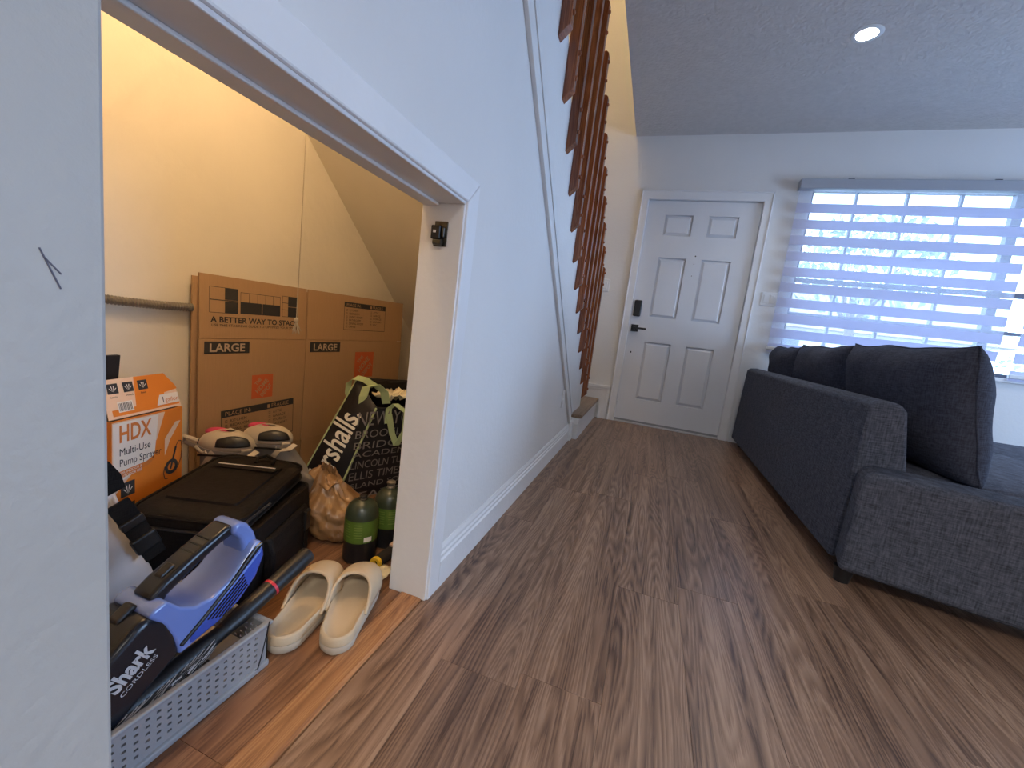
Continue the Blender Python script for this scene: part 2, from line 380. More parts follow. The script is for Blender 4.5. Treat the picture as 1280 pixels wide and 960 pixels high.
struct(MB().box((.052, -1.0, ZC+.15), (.15, D, 5.2), WALLP).box((-1.15, -1.1, 2.77), (.15, -1.0, 5.2), WALLP).build('wall_upper'))
struct(MB().box((-1.15, -1.1, 5.2), (.15, D+.2, 5.3), WALLP).build('ceiling_stairwell'))
struct(MB().box((-1.05, -1.0, 2.60), (-.0, -.05, 2.77), WALLP).build('floor_landing'))

# closet casing (profiled), jambs and head
cs = MB(); cw = .066
# right leg and head of the casing: flat board with a bead near the inner edge and a rounded back
cs.prism([(OY1+.006, .0), (OY1+cw, .0), (OY1+cw, OH+cw), (OY1+.006, OH+.006)], 'x', 0.0005, .018, TRIMP)
cs.prism([(OY0-.006, OH+.006), (OY1+.006, OH+.006), (OY1+cw, OH+cw), (OY0-cw, OH+cw)], 'x', 0.0005, .018, TRIMP)
cs.prism([(OY0-.006, .0), (OY0-cw, .0), (OY0-cw, OH+cw), (OY0-.006, OH+.006)], 'x', 0.0005, .018, TRIMP)
struct(cs.build('trim_2', bevel=.004))
jm = MB()
jm.box((-.105, OY1, 0), (.012, OY1+.02, OH), TRIMP); jm.box((-.105, OY0-.02, 0), (.012, OY0, OH), TRIMP)
jm.box((-.105, OY0-.02, OH), (.012, OY1+.02, OH+.02), TRIMP)
jm.box((-.100, OY0, OH-.007), (-.058, OY1, OH), TRIMP)
struct(jm.build('trim_3', bevel=.0025))
# open closet door folded back flat against the wall on the near side
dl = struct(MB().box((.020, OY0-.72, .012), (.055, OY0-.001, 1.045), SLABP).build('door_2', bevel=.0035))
sc = MB(); Msc = frame((.0551, .19, .80), (0,-1,0), (0,0,1))
sc.box((-.001,-.0005,0), (.030,.0005,.0004), mat('scratch', (.10,.10,.14), .7), Matrix.Translation((.0553,.186,.793)) @ Euler((0,0,0)).to_matrix().to_4x4() @ frame((0,0,0), (0,.35,-.9), (0,.9,.35)))
sc.box((0,-.0005,0), (.014,.0005,.0004), MATS['scratch'], frame((.0553,.1885,.787), (0,.62,-.75), (0,.75,.62)))
sc.build('scratch', dl)
# sloped moulding of the stringer
tz = lambda y: 1.67 - .875*(y - 1.19)
st = MB()
def slope_strip(mb, x0, x1, lo, hi, mt, y0=-1.0, y1=2.955):
    mb.prism([(y0, tz(y0)+lo), (y1, tz(y1)+lo), (y1, tz(y1)+hi), (y0, tz(y0)+hi)], 'x', x0, x1, mt)
slope_strip(st, .0, .016, 0, .122, RAILP); slope_strip(st, .016, .021, .070, .122, RAILP)
struct(st.build('trim_4', bevel=.003))
struct(MB().box((-.02, 2.955, 0), (.030, 3.02, .145), TRIMP).build('trim_5', bevel=.003))
# baseboards: tall board with stepped cap
def base_prof(h, t): return [(0,0),(t,0),(t,h*.66),(t*.72,h*.70),(t*.72,h*.78),(t*.5,h*.82),(t*.5,h*.9),(t*.2,h),(0,h)]
struct(MB().prism(base_prof(.125, .017), 'y', OY1+cw, 2.955, TRIMP).build('baseboard_left'))
fb = MB()
fb.box((.085, D-.016, 0), (.168, D, .30), TRIMP); fb.box((-.95, D-.016, .19), (.085, D, .30), TRIMP); fb.box((-.95, D-.022, .30), (.168, D, .322), TRIMP)
line = [(-.05, .21), (.14, .21), (.14, .285), (-.05, .285)]
fb.box((.135, D-.021, .08), (.142, D-.015, .285), TRIMP); fb.box((-.9, D-.021, .278), (.142, D-.015, .285), TRIMP)
struct(fb.build('baseboard_front'))
bp_ = MB().prism([(D-a, b) for a, b in base_prof(.125, .017)], 'x', 1.252, XR, TRIMP)
struct(bp_.build('baseboard_front_right'))
struct(MB().prism([(XR-a, b) for a, b in base_prof(.125, .017)], 'y', GY1+.06, D-.02, TRIMP).build('baseboard_right'))

# front door: six panels, casing, hardware
cz = MB()
cw2 = .066
for x0, x1 in ((DX0-cw2+.012, DX0+.012), (DX1-.012, DX1-.012+cw2)): cz.box((x0, D-.018, 0), (x1, D, DZ+cw2-.0), TRIMP)
cz.box((DX0-cw2+.012, D-.0185, DZ-.012), (DX1-.012+cw2, D, DZ+cw2-.0), TRIMP)
cz.box((DX0-cw2+.012, D-.025, 0), (DX0-cw2+.024, D-.017, DZ+cw2), TRIMP); cz.box((DX1+cw2-.024, D-.025, 0), (DX1+cw2-.012, D-.017, DZ+cw2), TRIMP)
cz.box((DX0-cw2+.012, D-.025, DZ+cw2-.012), (DX1+cw2-.012, D-.017, DZ+cw2), TRIMP)
struct(cz.build('trim_6', bevel=.003))
jb = MB(); jb.box((DX0, D, 0), (DX0+.014, D+.14, DZ), TRIMP).box((DX1-.014, D, 0), (DX1, D+.14, DZ), TRIMP).box((DX0, D, DZ-.012), (DX1, D+.14, DZ), TRIMP)
struct(jb.build('trim_7'))
d = MB(); dx0, dx1, dy0, dy1, dz0, dz1 = .250, 1.164, D+.012, D+.056, .022, 2.040
d.box((dx0, dy0+.018, dz0), (dx1, dy1, dz1), DOORP)
cols = [(.408, .645), (.772, 1.007)]; rows = [(.24, .785), (1.012, 1.55), (1.742, 1.92)]
xs_ = [dx0, cols[0][0], cols[0][1], cols[1][0], cols[1][1], dx1]
for i in (0, 2, 4): d.box((xs_[i], dy0, dz0), (xs_[i+1], dy0+.019, dz1), DOORP)
zs_ = [dz0, .24, .785, 1.012, 1.55, 1.742, 1.92, dz1]
for c in cols:
    for i in (0, 2, 4, 6): d.box((c[0], dy0, zs_[i]), (c[1], dy0+.019, zs_[i+1]), DOORP)
door = struct(d.build('door_1', bevel=0))
for c in cols:
    for r in rows:
        p = MB(); t = .028
        o_ = [(c[0]+.004, r[0]+.004), (c[1]-.004, r[0]+.004), (c[1]-.004, r[1]-.004), (c[0]+.004, r[1]-.004)]
        i_ = [(c[0]+t, r[0]+t), (c[1]-t, r[0]+t), (c[1]-t, r[1]-t), (c[0]+t, r[1]-t)]
        vs = [(x, dy0+.0178, z) for x, z in o_] + [(x, dy0+.003, z) for x, z in i_]
        p.add(vs, [(0,1,5,4),(1,2,6,5),(2,3,7,6),(3,0,4,7),(4,5,6,7)], DOORP).build('door_panel', door)
kp = MB().box((.268, dy0-.024, 1.005), (.336, dy0, 1.155), BLACKM).build('keypad_deadbolt', door, bevel=.012, seg=4); kp['label'] = 'black keypad deadbolt'
lv = MB().box((.270, dy0-.012, .865), (.335, dy0, .930), BLACKM).tube([(.302, dy0-.012, .897), (.302, dy0-.05, .897)], .013, BLACKM, 12).box((.292, dy0-.062, .888), (.405, dy0-.046, .906), BLACKM).build('door_lever', door, bevel=.002); lv['label'] = 'black square lever handle'
ph = MB().tube([(.302, dy0-.002, .672), (.302, dy0+.004, .672)], .008, BLACKM, 12); ph.build('hole_plug', door)
MB().tube([(.717, dy0-.003, 1.577), (.717, dy0+.002, 1.577)], .006, DARKMET, 10).tube([(.715, dy0-.002, 1.509), (.715, dy0+.002, 1.509)], .004, DARKMET, 8).tube([(.713, dy0-.002, 1.406), (.713, dy0+.002, 1.406)], .004, DARKMET, 8).build('peephole', door)
ds = MB().tube([(.259, dy0, .20), (.259, dy0-.05, .20)], .005, STEEL, 8).ball((.259, dy0-.052, .20), .008, WHITEP, 8, 6).build('door_stop', door)
MB().box((dx0, dy0-.006, .014), (dx1, dy0+.03, .032), mat('door_sweep', (.25,.26,.28), .4)).build('door_sweep', door)
struct(MB().box((DX0, D-.012, 0), (DX1, D+.20, .014), mat('aluminium', (.6,.6,.62), .3, .9)).build('trim_8', bevel=.003))

# front window: frame, muntins, glass; second window beyond the mullion
def window(n, x0, x1, nx):
    f = MB(); y0, y1 = D+.075, D+.125
    for a, b in (((x0, WZ0), (x0+.03, WZ1)), ((x1-.03, WZ0), (x1, WZ1)), ((x0, WZ0), (x1, WZ0+.03)), ((x0, WZ1-.03), (x1, WZ1))): f.box((a[0], y0, a[1]), (b[0], y1, b[1]), FRAMEM)
    o = struct(f.build('window_%d' % n))
    for i in range(1, nx):
        x = x0 + (x1-x0)*i/nx; MB().box((x-.009, y0+.008, WZ0), (x+.009, y1-.008, WZ1), FRAMEM).build('muntin', o)
    for z, t in ((1.785, .009), (1.45, .018), (1.172, .012)): MB().box((x0, y0+.006, z-t), (x1, y1-.006, z+t), FRAMEM).build('muntin', o)
    MB().box((x0+.02, D+.098, WZ0+.02), (x1-.02, D+.102, WZ1-.02), GLASS).build('pane', o)
window(1, 1.50, 2.83, 4); window(2, 2.83, 4.40, 5)
struct(MB().box((1.46, D-.03, WZ0-.028), (4.44, D+.10, WZ0), TRIMP).build('trim_9', bevel=.003))
# right-hand sliding glass door (outside the photo, lets the daylight in)
f = MB()
for y in (GY0, (GY0+GY1)/2-.03, GY1-.06): f.box((XR+.03, y, 0), (XR+.08, y+.06, GZ), WHITEP)
f.box((XR+.03, GY0, 0), (XR+.08, GY1, .05), WHITEP).box((XR+.03, GY0, GZ-.05), (XR+.08, GY1, GZ), WHITEP)
sd = struct(f.build('door_3')); MB().box((XR+.052, GY0+.05, .04), (XR+.056, GY1-.05, GZ-.04), GLASS).build('pane', sd)

# ================================================================= STAIRCASE
stair = tag(empty('staircase', (-.5, 3.0, 0)), 'wooden staircase behind the white wall, dark brown balusters with slanted ends', 'staircase')
bpy.context.view_layer.update()
def part(mb, name, root, **k):
    """world-space mesh made a child of root, keeping its place"""
    o = mb.build(name, None, **k); o.parent = root; o.matrix_parent_inverse = root.matrix_basis.inverted(); return o
part(MB().box((-.94, 3.04, 0), (.062, D-.023, .162), TRIMP), 'riser', stair)
part(MB().box((-.94, 3.03, .163), (.080, D-.024, .190), TREADW), 'tread', stair, bevel=.006)
part(MB().box((-.02, 3.005, .12), (.066, 3.045, .162), TRIMP), 'return_block', stair, bevel=.004)
run, rise = .228, .191; y = 3.30; z = .19
for k in range(13):
    part(MB().box((-1.04, y-.018, z+.001), (-.105, y, z+rise-.028), TRIMP), 'riser', stair)
    part(MB().box((-1.04, y-run-.018, z+rise-.027), (-.105, y+.022, z+rise), TREADW), 'tread', stair, bevel=.005)
    y -= run; z += rise
BY = [1.55 + .154*k for k in range(-4, 13)]
proto = None
def baluster_mesh():
    L = 1.065; t = .040; w_ = .040
    return MB().prism([(0, 0), (t, .040), (t, L-.012), (t-.012, L), (0, L)], 'y', 0, w_, RAILW)
for by in BY:
    bz = 1.807 - SLOPE*(by - 1.55)
    if proto is None:
        proto = baluster_mesh().build('baluster', stair, bevel=.002)
        bolts = []
        for zz in (.085, .175, .93, 1.02):
            bolts.append(MB().lathe([(.009, 0), (.009, .003), (.006, .007), (.002, .008)], RAILW, frame((.040, .020, zz), (0,1,0), (0,0,1)), 8).build('bolt', proto))
        o = proto
    else:
        o = proto.copy(); COL.objects.link(o); o.parent = stair
        for b_ in bolts:
            c = b_.copy(); COL.objects.link(c); c.parent = o
    o.location = Vector((.0006, by, bz)) - Vector((-.5, 3.0, 0))
hr = MB(); a, b = -.6, 3.42
hz = lambda y: 1.807 - SLOPE*(y-1.55)
hr.prism([(a, hz(a)+.90), (b, hz(b)+.90), (b, hz(b)+1.03), (a, hz(a)+1.03)], 'x', -.040, -.0005, RAILW)
part(hr, 'handrail', stair, bevel=.004)

# switches and plates
def plate(name, x, z, gangs, label):
    w_ = .07 + .046*(gangs-1); m_ = MB().box((x-w_/2, D-.007, z-.057), (x+w_/2, D-.0005, z+.057), WHITEP)
    o = tag(m_.build(name, bevel=.003), label, 'switch')
    for g in range(gangs):
        gx = x + (g-(gangs-1)/2)*.046
        MB().box((gx-.019, D-.0078, z-.036), (gx+.019, D-.0068, z+.036), RAILP).build('rocker_frame', o)
        MB().box((gx-.0165, D-.011, z-.034), (gx+.017, D-.006, z+.034), WHITEP).build('rocker', o, bevel=.002)
plate('light_switch', -.02, 1.262, 1, 'white single rocker switch on the wall left of the front door')
plate('light_switch', 1.345, 1.262, 2, 'white double rocker switch between front door and window blind')
ol = MB().box((.0005, 2.575, .30), (.006, 2.645, .415), TRIMP)
ol = tag(ol.build('outlet_plate', bevel=.003), 'white painted-over outlet plate low on the stair wall', 'outlet')
MB().box((.006, 2.592, .325), (.009, 2.628, .352), TRIMP).box((.006, 2.592, .363), (.009, 2.628, .390), TRIMP).build('socket', ol, bevel=.002)
# roller latch on the closet jamb
lt = empty('roller_latch', (-.045, OY1-.0005, .981)); tag(lt, 'small blackened metal roller catch on the white closet jamb', 'latch')
MB().box((-.018, -.003, -.030), (.018, 0, .030), DARKMET).build('latch_plate', lt, bevel=.001)
MB().box((-.020, -.016, -.014), (.004, -.003, .018), BLACKM).box((.006, -.012, -.010), (.014, -.003, .014), DARKMET).build('latch_housing', lt, bevel=.002)
MB().tube([(-.012, -.012, -.022), (.010, -.012, -.022)], .007, DARKMET, 12).build('roller', lt)
MB().box((-.013, -.0175, .0), (-.006, -.0155, .006), WHITEP).build('screw', lt)

# ceiling downlights
EM = mat('lamp_glow', (1, 1, 1), .5, emit=((.93, .97, 1.0), 40))
def downlight(x, y, label, k=1):
    o = empty('ceiling_light', (x, y, ZC)); tag(o, label, 'light', 'recessed ceiling lights')
    MB().lathe([(.050, -.0005), (.050, -.004), (.066, -.004), (.074, -.001), (.074, -.0005)], WHITEP, None, 32, cap=False).build('trim_ring', o, smooth=True)
    MB().lathe([(.0505, -.0025), (.001, -.0026)], EM, None, 28, cap=False).build('lens', o)
    l = bpy.data.lights.new('downlight_lamp', 'SPOT'); l.energy = DOWNLIGHT_W*4*k; l.spot_size = math.radians(150); l.spot_blend = .8; l.shadow_soft_size = .15; l.color = (1.0, .95, .88)
    lo = bpy.data.objects.new('downlight_lamp', l); COL.objects.link(lo); lo.parent = o; lo.location = (0, 0, -.012)
downlight(1.316, 2.93, 'round recessed ceiling light glowing white above the walkway', .6)
downlight(1.316, -1.5, 'round recessed ceiling light behind the photographer, out of the picture', 4.5)
downlight(3.7, 2.93, 'round recessed ceiling light over the far side of the sofa', .6)
downlight(3.7, -1.5, 'round recessed ceiling light at the back right of the room', 4.5)
up = tag(empty('stair_light', (-.5, 1.9, 5.2)), 'warm ceiling lamp high above the stairs, out of the picture', 'light')
MB().lathe([(.14, 0), (.14, -.03), (.10, -.08), (.01, -.10)], mat('stair_lamp_glass', (1,.9,.7), .5, emit=((1,.70,.34), 6)), None, 24, cap=False).build('lamp_shade', up, smooth=True)
l = bpy.data.lights.new('stair_lamp', 'POINT'); l.energy = STAIR_W; l.color = (1, .66, .30); l.shadow_soft_size = .12
lo = bpy.data.objects.new('stair_lamp', l); COL.objects.link(lo); lo.parent = up; lo.location = (0, 0, -.25)

# ================================================================= WINDOW BLINDS
def blind(x0, x1, label, nb=2):
    r = empty('zebra_blind', ((x0+x1)/2, D-.05, WZ0)); tag(r, label, 'blind', 'day and night blinds on the front window'); w2 = (x1-x0)/2; H = 2.205-WZ0
    MB().box((-w2, -.035, H-.075), (w2, .045, H), VALM).build('valance', r, bevel=.008, seg=3)
    for q in (-.55, .62): MB().box((q*w2-.02, -.02, H), (q*w2+.02, .02, H+.008), BLACKM).build('bracket', r)
    zt = 2.030; k = 0
    MB().box((-w2+.012, .010, zt-WZ0), (w2-.012, .0108, H-.06), SHEERM).build('sheer_band', r)
    while zt > .90:
        MB().box((-w2+.012, .009, zt-.074-WZ0), (w2-.012, .0102, zt-WZ0), BANDM).build('fabric_band', r)
        MB().box((-w2+.012, .010, max(zt-.1255, .872)-WZ0), (w2-.012, .0108, zt-.074-WZ0), SHEERM).build('sheer_band', r)
        zt -= .1255; k += 1
    MB().box((-w2+.008, .0, .004), (w2-.008, .022, .034), WHITEP).build('bottom_rail', r, bevel=.006)
blind(1.385, 2.880, 'white zebra blind nearer the front door, lavender bands over the window panes')
blind(2.950, 4.45, 'white zebra blind at the right edge, beyond the bright gap')

# ================================================================= SOFA
sofa = tag(empty('sofa', (1.75, 2.9, 0)), 'charcoal grey fabric sofa with its back turned to the walkway', 'sofa'); bpy.context.view_layer.update()
def softbox(mb, a, b, mt, r=.03, n=8, bulge=0, seed=0, wr=.0, M=None):
    """rounded box: a cube grid pushed to a rounded shape"""
    a = Vector(a); b = Vector(b); c = (a+b)/2; h = (b-a)/2
    def face(ax, sg):
        def fn(u, v):
            p = Vector((0,0,0)); o = [i for i in range(3) if i != ax]
            def sp(t): t = t*2-1; return math.copysign(1-(1-abs(t))**1.6, t)
            p[ax] = sg*h[ax]; p[o[0]] = sp(u)*h[o[0]]; p[o[1]] = sp(v)*h[o[1]]
            q = Vector([max(-h[i]+r, min(h[i]-r, p[i])) for i in range(3)]); d_ = p - q
            if d_.length > 1e-9: p = q + d_.normalized()*min(r, d_.length) if sum(1 for i in range(3) if abs(d_[i]) > 1e-9) > 1 else p
            if bulge:
                k = 1
                for i in o: k *= max(0, 1-(p[i]/h[i])**2)
                p[ax] += sg*bulge*k
            if wr: p += Vector((noise.noise(p*7+Vector((seed,0,0))), noise.noise(p*7+Vector((seed,9,0))), noise.noise(p*7+Vector((seed,0,9)))))*wr
            p = p + c
            return M @ p if M else p
        return fn
    for ax in range(3):
        for sg in (-1, 1): mb.grid(face(ax, sg), n, n, mt)
    return mb
def sb(a, b, mt, name, root, **k):
    m_ = MB(); softbox(m_, a, b, mt, **k); bpy.context.view_layer.update()
    o = m_.build(name, None, smooth=60); o.parent = root; o.matrix_parent_inverse = root.matrix_basis.inverted(); return o
# back: leans a little, rounded top edge
bk = MB(); bp2 = [(1.262, .05), (1.50, .05), (1.44, .40), (1.395, .645), (1.375, .668), (1.345, .675), (1.305, .670), (1.280, .655)]
bk.prism(bp2, 'y', 1.855, 4.00, SOFAF); part(bk, 'backrest', sofa, bevel=.012, seg=3, smooth=40)
# near arm: swings out a little towards the room
ar = MB()
e0, e1 = Vector((1.245, 1.728, 0)), Vector((2.42, 1.405, 0)); dr = (e1-e0).normalized(); nr = Vector((-dr.y, dr.x, 0))
Ma = frame(e0, dr, nr)
ar.prism([(0.0, .055), (1.24, .055), (1.24, .425), (.05, .432), (.018, .422), (.008, .39)], 'y', 0, .185, SOFAF, Ma)
part(ar, 'arm', sofa, bevel=.022, seg=4, smooth=40)
# welt seams on the arm's front edge
sb((1.42, 1.80, .06), (2.36, 3.98, .30), SOFAF, 'seat_base', sofa, r=.02)
sb((1.42, 1.90, .30), (2.38, 2.92, .425), SEATF, 'seat_cushion', sofa, r=.04, bulge=.012, seed=2)
sb((1.42, 2.93, .30), (2.38, 3.97, .425), SEATF, 'seat_cushion', sofa, r=.04, bulge=.012, seed=3)
for x, y_ in ((1.285, 1.775), (2.25, 1.56), (1.33, 3.9), (2.25, 3.9)):
    part(MB().lathe([(.024, .0), (.032, .056)], BLACKP, Matrix.Translation((x, y_, 0)), 14), 'leg', sofa, smooth=True)
# loose cushions behind the back
def pillow(name, label, w_, h_, t_, M, mt, seed, group='loose back cushions on the sofa'):
    n = 26; mb = MB()
    def side(sg):
        def fn(u, v):
            a = u*2-1; b = v*2-1
            a = math.copysign(1-(1-abs(a))**1.5, a); b = math.copysign(1-(1-abs(b))**1.5, b)
            th = t_/2*((1-abs(a)**4)*(1-abs(b)**4))**.5
            pin = 1 - .05*(1-a*a)*abs(b) ; pin2 = 1 - .05*(1-b*b)*abs(a)
            x = a*w_/2*pin2; y = b*h_/2*pin
            wv = noise.noise(Vector((a*1.6+seed, b*1.6, sg*2)))*.02 + noise.noise(Vector((a*5+seed, b*3, sg*3)))*.008
            edge = min(1, 4*(1-abs(a)))*min(1, 4*(1-abs(b)))
            # creases that run in from the corners
            cr_ = .006*math.sin(10*(a+b)+seed)*max(0, abs(a*b)-.3)*edge
            return M @ Vector((x + noise.noise(Vector((b*2, seed, 1)))*.012*abs(a), y + noise.noise(Vector((a*2, seed, 5)))*.012*abs(b), sg*(th + (wv+cr_)*edge)))
        return fn
    mb.grid(side(1), n, n, mt); mb.grid(side(-1), n, n, mt)
    o = tag(mb.build(name, smooth=70), label, 'cushion', group)
    pip = MB(); path = []
    for i in range(n*4):
        s_ = i/n; k = int(s_); q = (s_-k)*2-1
        a, b = ((q,-1),(1,q),(-q,1),(-1,-q))[k]
        pin = 1 - .05*(1-a*a)*abs(b); pin2 = 1 - .05*(1-b*b)*abs(a)
        path.append(M @ Vector((a*w_/2*pin2 + noise.noise(Vector((b*2, seed, 1)))*.012*abs(a), b*h_/2*pin + noise.noise(Vector((a*2, seed, 5)))*.012*abs(b), 0)))
    path.append(path[0]); pip.tube(path, .004, mt, 6, cap=False); pip.build('piping', o, smooth=True)
    return o
# local axes: x along the sofa, y up and leaning over the back, z towards the seat
def pm(y0, x0, z0, lean, yaw):
    up_ = Vector((-math.sin(lean), 0, math.cos(lean))); al = Vector((math.sin(yaw), math.cos(yaw), 0))
    return frame((x0, y0, z0), al, up_)
pillow('cushion', 'large charcoal cushion nearest the camera, standing upright at the sofa end', .78, .50, .24, pm(2.235, 1.562, .660, math.radians(13), math.radians(-4)), PILF, 3)
pillow('cushion', 'charcoal cushion in the middle, leaning between the two others on the sofa', .70, .50, .22, pm(3.02, 1.53, .650, math.radians(12), math.radians(-2)), PILF, 8)
pillow('cushion', 'charcoal cushion farthest away, beside the front door end of the sofa', .60, .50, .22, pm(3.70, 1.52, .635, math.radians(12), 0), PILF, 14)
# second seating piece farther right
ch = tag(empty('armchair', (2.9, 3.1, 0)), 'low charcoal chaise at the right edge under the window', 'chaise'); bpy.context.view_layer.update()
sb((2.46, 2.55, .10), (3.3, 3.75, .40), SOFAF, 'seat', ch, r=.03, bulge=.01)
ch.name = 'chaise'
for x, y_ in ((2.52, 2.62), (3.24, 2.62), (2.52, 3.68), (3.24, 3.68)): part(MB().lathe([(.022, .0), (.03, .105)], BLACKP, Matrix.Translation((x, y_, 0)), 12), 'leg', ch, smooth=True)

# ================================================================= CLOSET
# bare bulb with pull cord under the soffit
bl = empty('pull_cord_lamp', (-.32, .74, soff(.74)-.002)); tag(bl, 'warm closet lamp, its thin cotton cord hanging in front of the cartons', 'lamp')
MB().lathe([(.055, 0), (.055, -.02), (.035, -.05), (.022, -.07)], WHITEP, None, 20).build('lampholder', bl, smooth=True)
MB().lathe([(.014, -.07), (.03, -.10), (.032, -.125), (.02, -.15), (.002, -.157)], mat('bulb_glow', (1,.9,.7), .5, emit=((1,.72,.36), 25)), None, 18, cap=False).build('bulb', bl, smooth=True)
l = bpy.data.lights.new('closet_lamp', 'POINT'); l.energy = CLOSET_W; l.color = (1, .66, .35); l.shadow_soft_size = .035
lo = bpy.data.objects.new('closet_lamp', l); COL.objects.link(lo); lo.parent = bl; lo.location = (0, 0, -.20)
pc = MB().tube([(0, 0, .012), (.001, 0, .3), (0, .001, .6), (0, -.002, .95), (.003, -.01, 1.02), (.27, -.30, 1.17)], .0016, CORDM, 6).build('pull_cord', bl, loc=Vector((-.6, 1.055, .70)) - bl.location); pc['label'] = 'cotton pull cord with a frayed knot'
k_ = MB().ball((0, 0, .012), (.007, .007, .009), CORDM, 8, 6)
for i in range(14):
    a = i*2.4; k_.tube([(0, 0, .012), (.006*math.cos(a), .006*math.sin(a), -.004), ((.009+.003*(i%3))*math.cos(a+.3), (.009+.003*(i%3))*math.sin(a+.3), -.022-.004*(i%4))], .0011, CORDM, 4)
k_.build('knot', pc)

# flexible conduit on the back wall
cdt = empty('metal_conduit', (-.93, .85, .715)); tag(cdt, 'grey corrugated metal conduit running along the closet back wall', 'conduit')
pth = []; rad = []
for i in range(121):
    y_ = .45 + i*.0042; z_ = .75 - .040*math.sin(min(1, (y_-.45)/.42)*PI/2) + .006*max(0, y_-.9)
    pth.append((-.0005, y_-.85, z_-.715)); rad.append(.009 if i % 2 else .0135)
MB().tube(pth, rad, STEEL, 10).build('conduit_tube', cdt)

# flattened moving box, two panels with top flaps and print
mbx = tag(empty('moving_box', (-.9, 1.45, 0)), 'flattened brown LARGE moving carton leaning on the closet back wall', 'box'); bpy.context.view_layer.update()
A0, A1, A2 = Vector((-.915, .967, 0)), Vector((-.915, 1.415, 0)), Vector((-.862, 2.05, 0))
ZF, ZT, ZB = .612, .825, .165
def panel(a, b, z0, z1, lean0=0, lean1=0, th=.006, mt=CARD):
    d_ = (b-a).normalized(); n_ = Vector((d_.y, -d_.x, 0))
    def P(q, z, off, k): return q + n_*(off + k) + Vector((0,0,z))
    c = []
    for z, k in ((z0, lean0), (z1, lean1)):
        c += [P(a, z, 0, k), P(a, z, -th, k), P(b, z, -th, k), P(b, z, 0, k)]
    return MB().hexa(c, mt)
g = .0025
for (a, b) in ((A0, A1), (A1, A2)):
    d_ = (b-a).normalized(); a_ = a + d_*.0015; b_ = b - d_*.0015
    part(panel(a_, b_, ZB, ZF-.001, 0, 0), 'side_panel', mbx)
    part(panel(a_ + d_*.002, b_ - d_*.002, ZF+.001, ZT, 0, -.006), 'top_flap', mbx)
    part(panel(a_ + d_*.002, b_ - d_*.002, 0.001, ZB-.001, 0, 0), 'bottom_flap', mbx)
bkA, bkB = A0 + Vector((-.014, -.012, 0)), A2 + Vector((-.016, -.02, 0))
bkM = Vector((-.930, 1.41, 0))
part(panel(bkA, bkM, 0.001, ZT-.012), 'back_panel', mbx); part(panel(bkM, bkB, 0.001, ZT-.012), 'back_panel', mbx)
def boxframe(a, b, u, z, lean=0):
    d_ = (b-a).normalized(); n_ = Vector((d_.y, -d_.x, 0)); up_ = Vector((0,0,1)) + n_*lean
    return frame(a + d_*u + Vector((0,0,z)) + n_*.0006, d_, up_)
pr_ = MB()
def flush(name, root, label):
    global pr_
    o = pr_.build(name, None, clean=False); o.parent = root; o.matrix_parent_inverse = root.matrix_basis.inverted(); o['label'] = label; pr_ = MB()
def checklist(M, w_, h_, n1, n2, title):
    line_rect(pr_, 0, 0, w_, h_, .0022, INK, M); rect_into(pr_, 0, h_*.82, w_, h_, INK, M)
    text_into(pr_, 'PLACE IN:', h_*.15, CARDINK, M @ Matrix.Translation((w_*.05, h_*.855, .0004)), w_*.32)
    rect_into(pr_, w_*.60, h_*.85, w_*.64, h_*.95, CARDINK, M, .0006)
    text_into(pr_, 'FRAGILE', h_*.15, CARDINK, M @ Matrix.Translation((w_*.66, h_*.855, .0004)), w_*.26)
    for j, t in enumerate(['KITCHEN', 'BEDROOM', 'LIVING ROOM', 'BATHROOM', 'DINING ROOM', 'OFFICE']):
        yy = h_*(.68 - j*.118); text_into(pr_, t, h_*.105, INK, M @ Matrix.Translation((w_*.11, yy, 0))); line_rect(pr_, w_*.05, yy, w_*.075, yy+h_*.07, .0012, INK, M)
    for j, t in enumerate(['ATTIC', 'GARAGE', 'STORAGE', 'LAUNDRY', 'MISC']):
        yy = h_*(.68 - j*.118); text_into(pr_, t, h_*.105, INK, M @ Matrix.Translation((w_*.68, yy, 0))); line_rect(pr_, w_*.62, yy, w_*.645, yy+h_*.07, .0012, INK, M)
FL = -.006/(ZT-ZF)
M1 = boxframe(A0, A1, 0, 0); MF1 = boxframe(A0, A1, 0, ZF, FL)
M2 = boxframe(A1, A2, 0, 0); MF2 = boxframe(A1, A2, 0, ZF, FL)
# stacking diagram on the left flap (local y from the fold)
def dg(x0, y0, x1, y1, m_=INK, fill=True, M=MF1):
    (rect_into if fill else lambda a,b,c,d,m,M: line_rect(pr_, a,b,c,d,.0016,m,M))(*((pr_,) if fill else ()), x0, y0, x1, y1, m_, M)
dg(.034, .088, .135, .175, INK, False); dg(.034, .130, .135, .133); dg(.088, .088, .136, .1285); dg(.088, .1345, .136, .175)
dg(.145, .090, .313, .166, INK, False); dg(.145, .090, .231, .132); dg(.234, .090, .313, .132)
for i in range(1, 5): dg(.145+.168*i/5, .132, .1466+.168*i/5, .166)
dg(.322, .090, .398, .172, INK, False); dg(.350, .090, .398, .130); dg(.350, .132, .398, .172); dg(.322, .117, .350, .119); dg(.322, .144, .350, .146)
text_into(pr_, 'A BETTER WAY TO STACK', .028, INK, MF1 @ Matrix.Translation((.038, .056, 0)), .365, off=.0006)
text_into(pr_, 'USE THIS STACKING GUIDE TO OPTIMIZE YOUR SPACE', .012, INK, MF1 @ Matrix.Translation((.042, .042, 0)), .355)
flush('stacking_guide', mbx, 'printed black stacking guide')
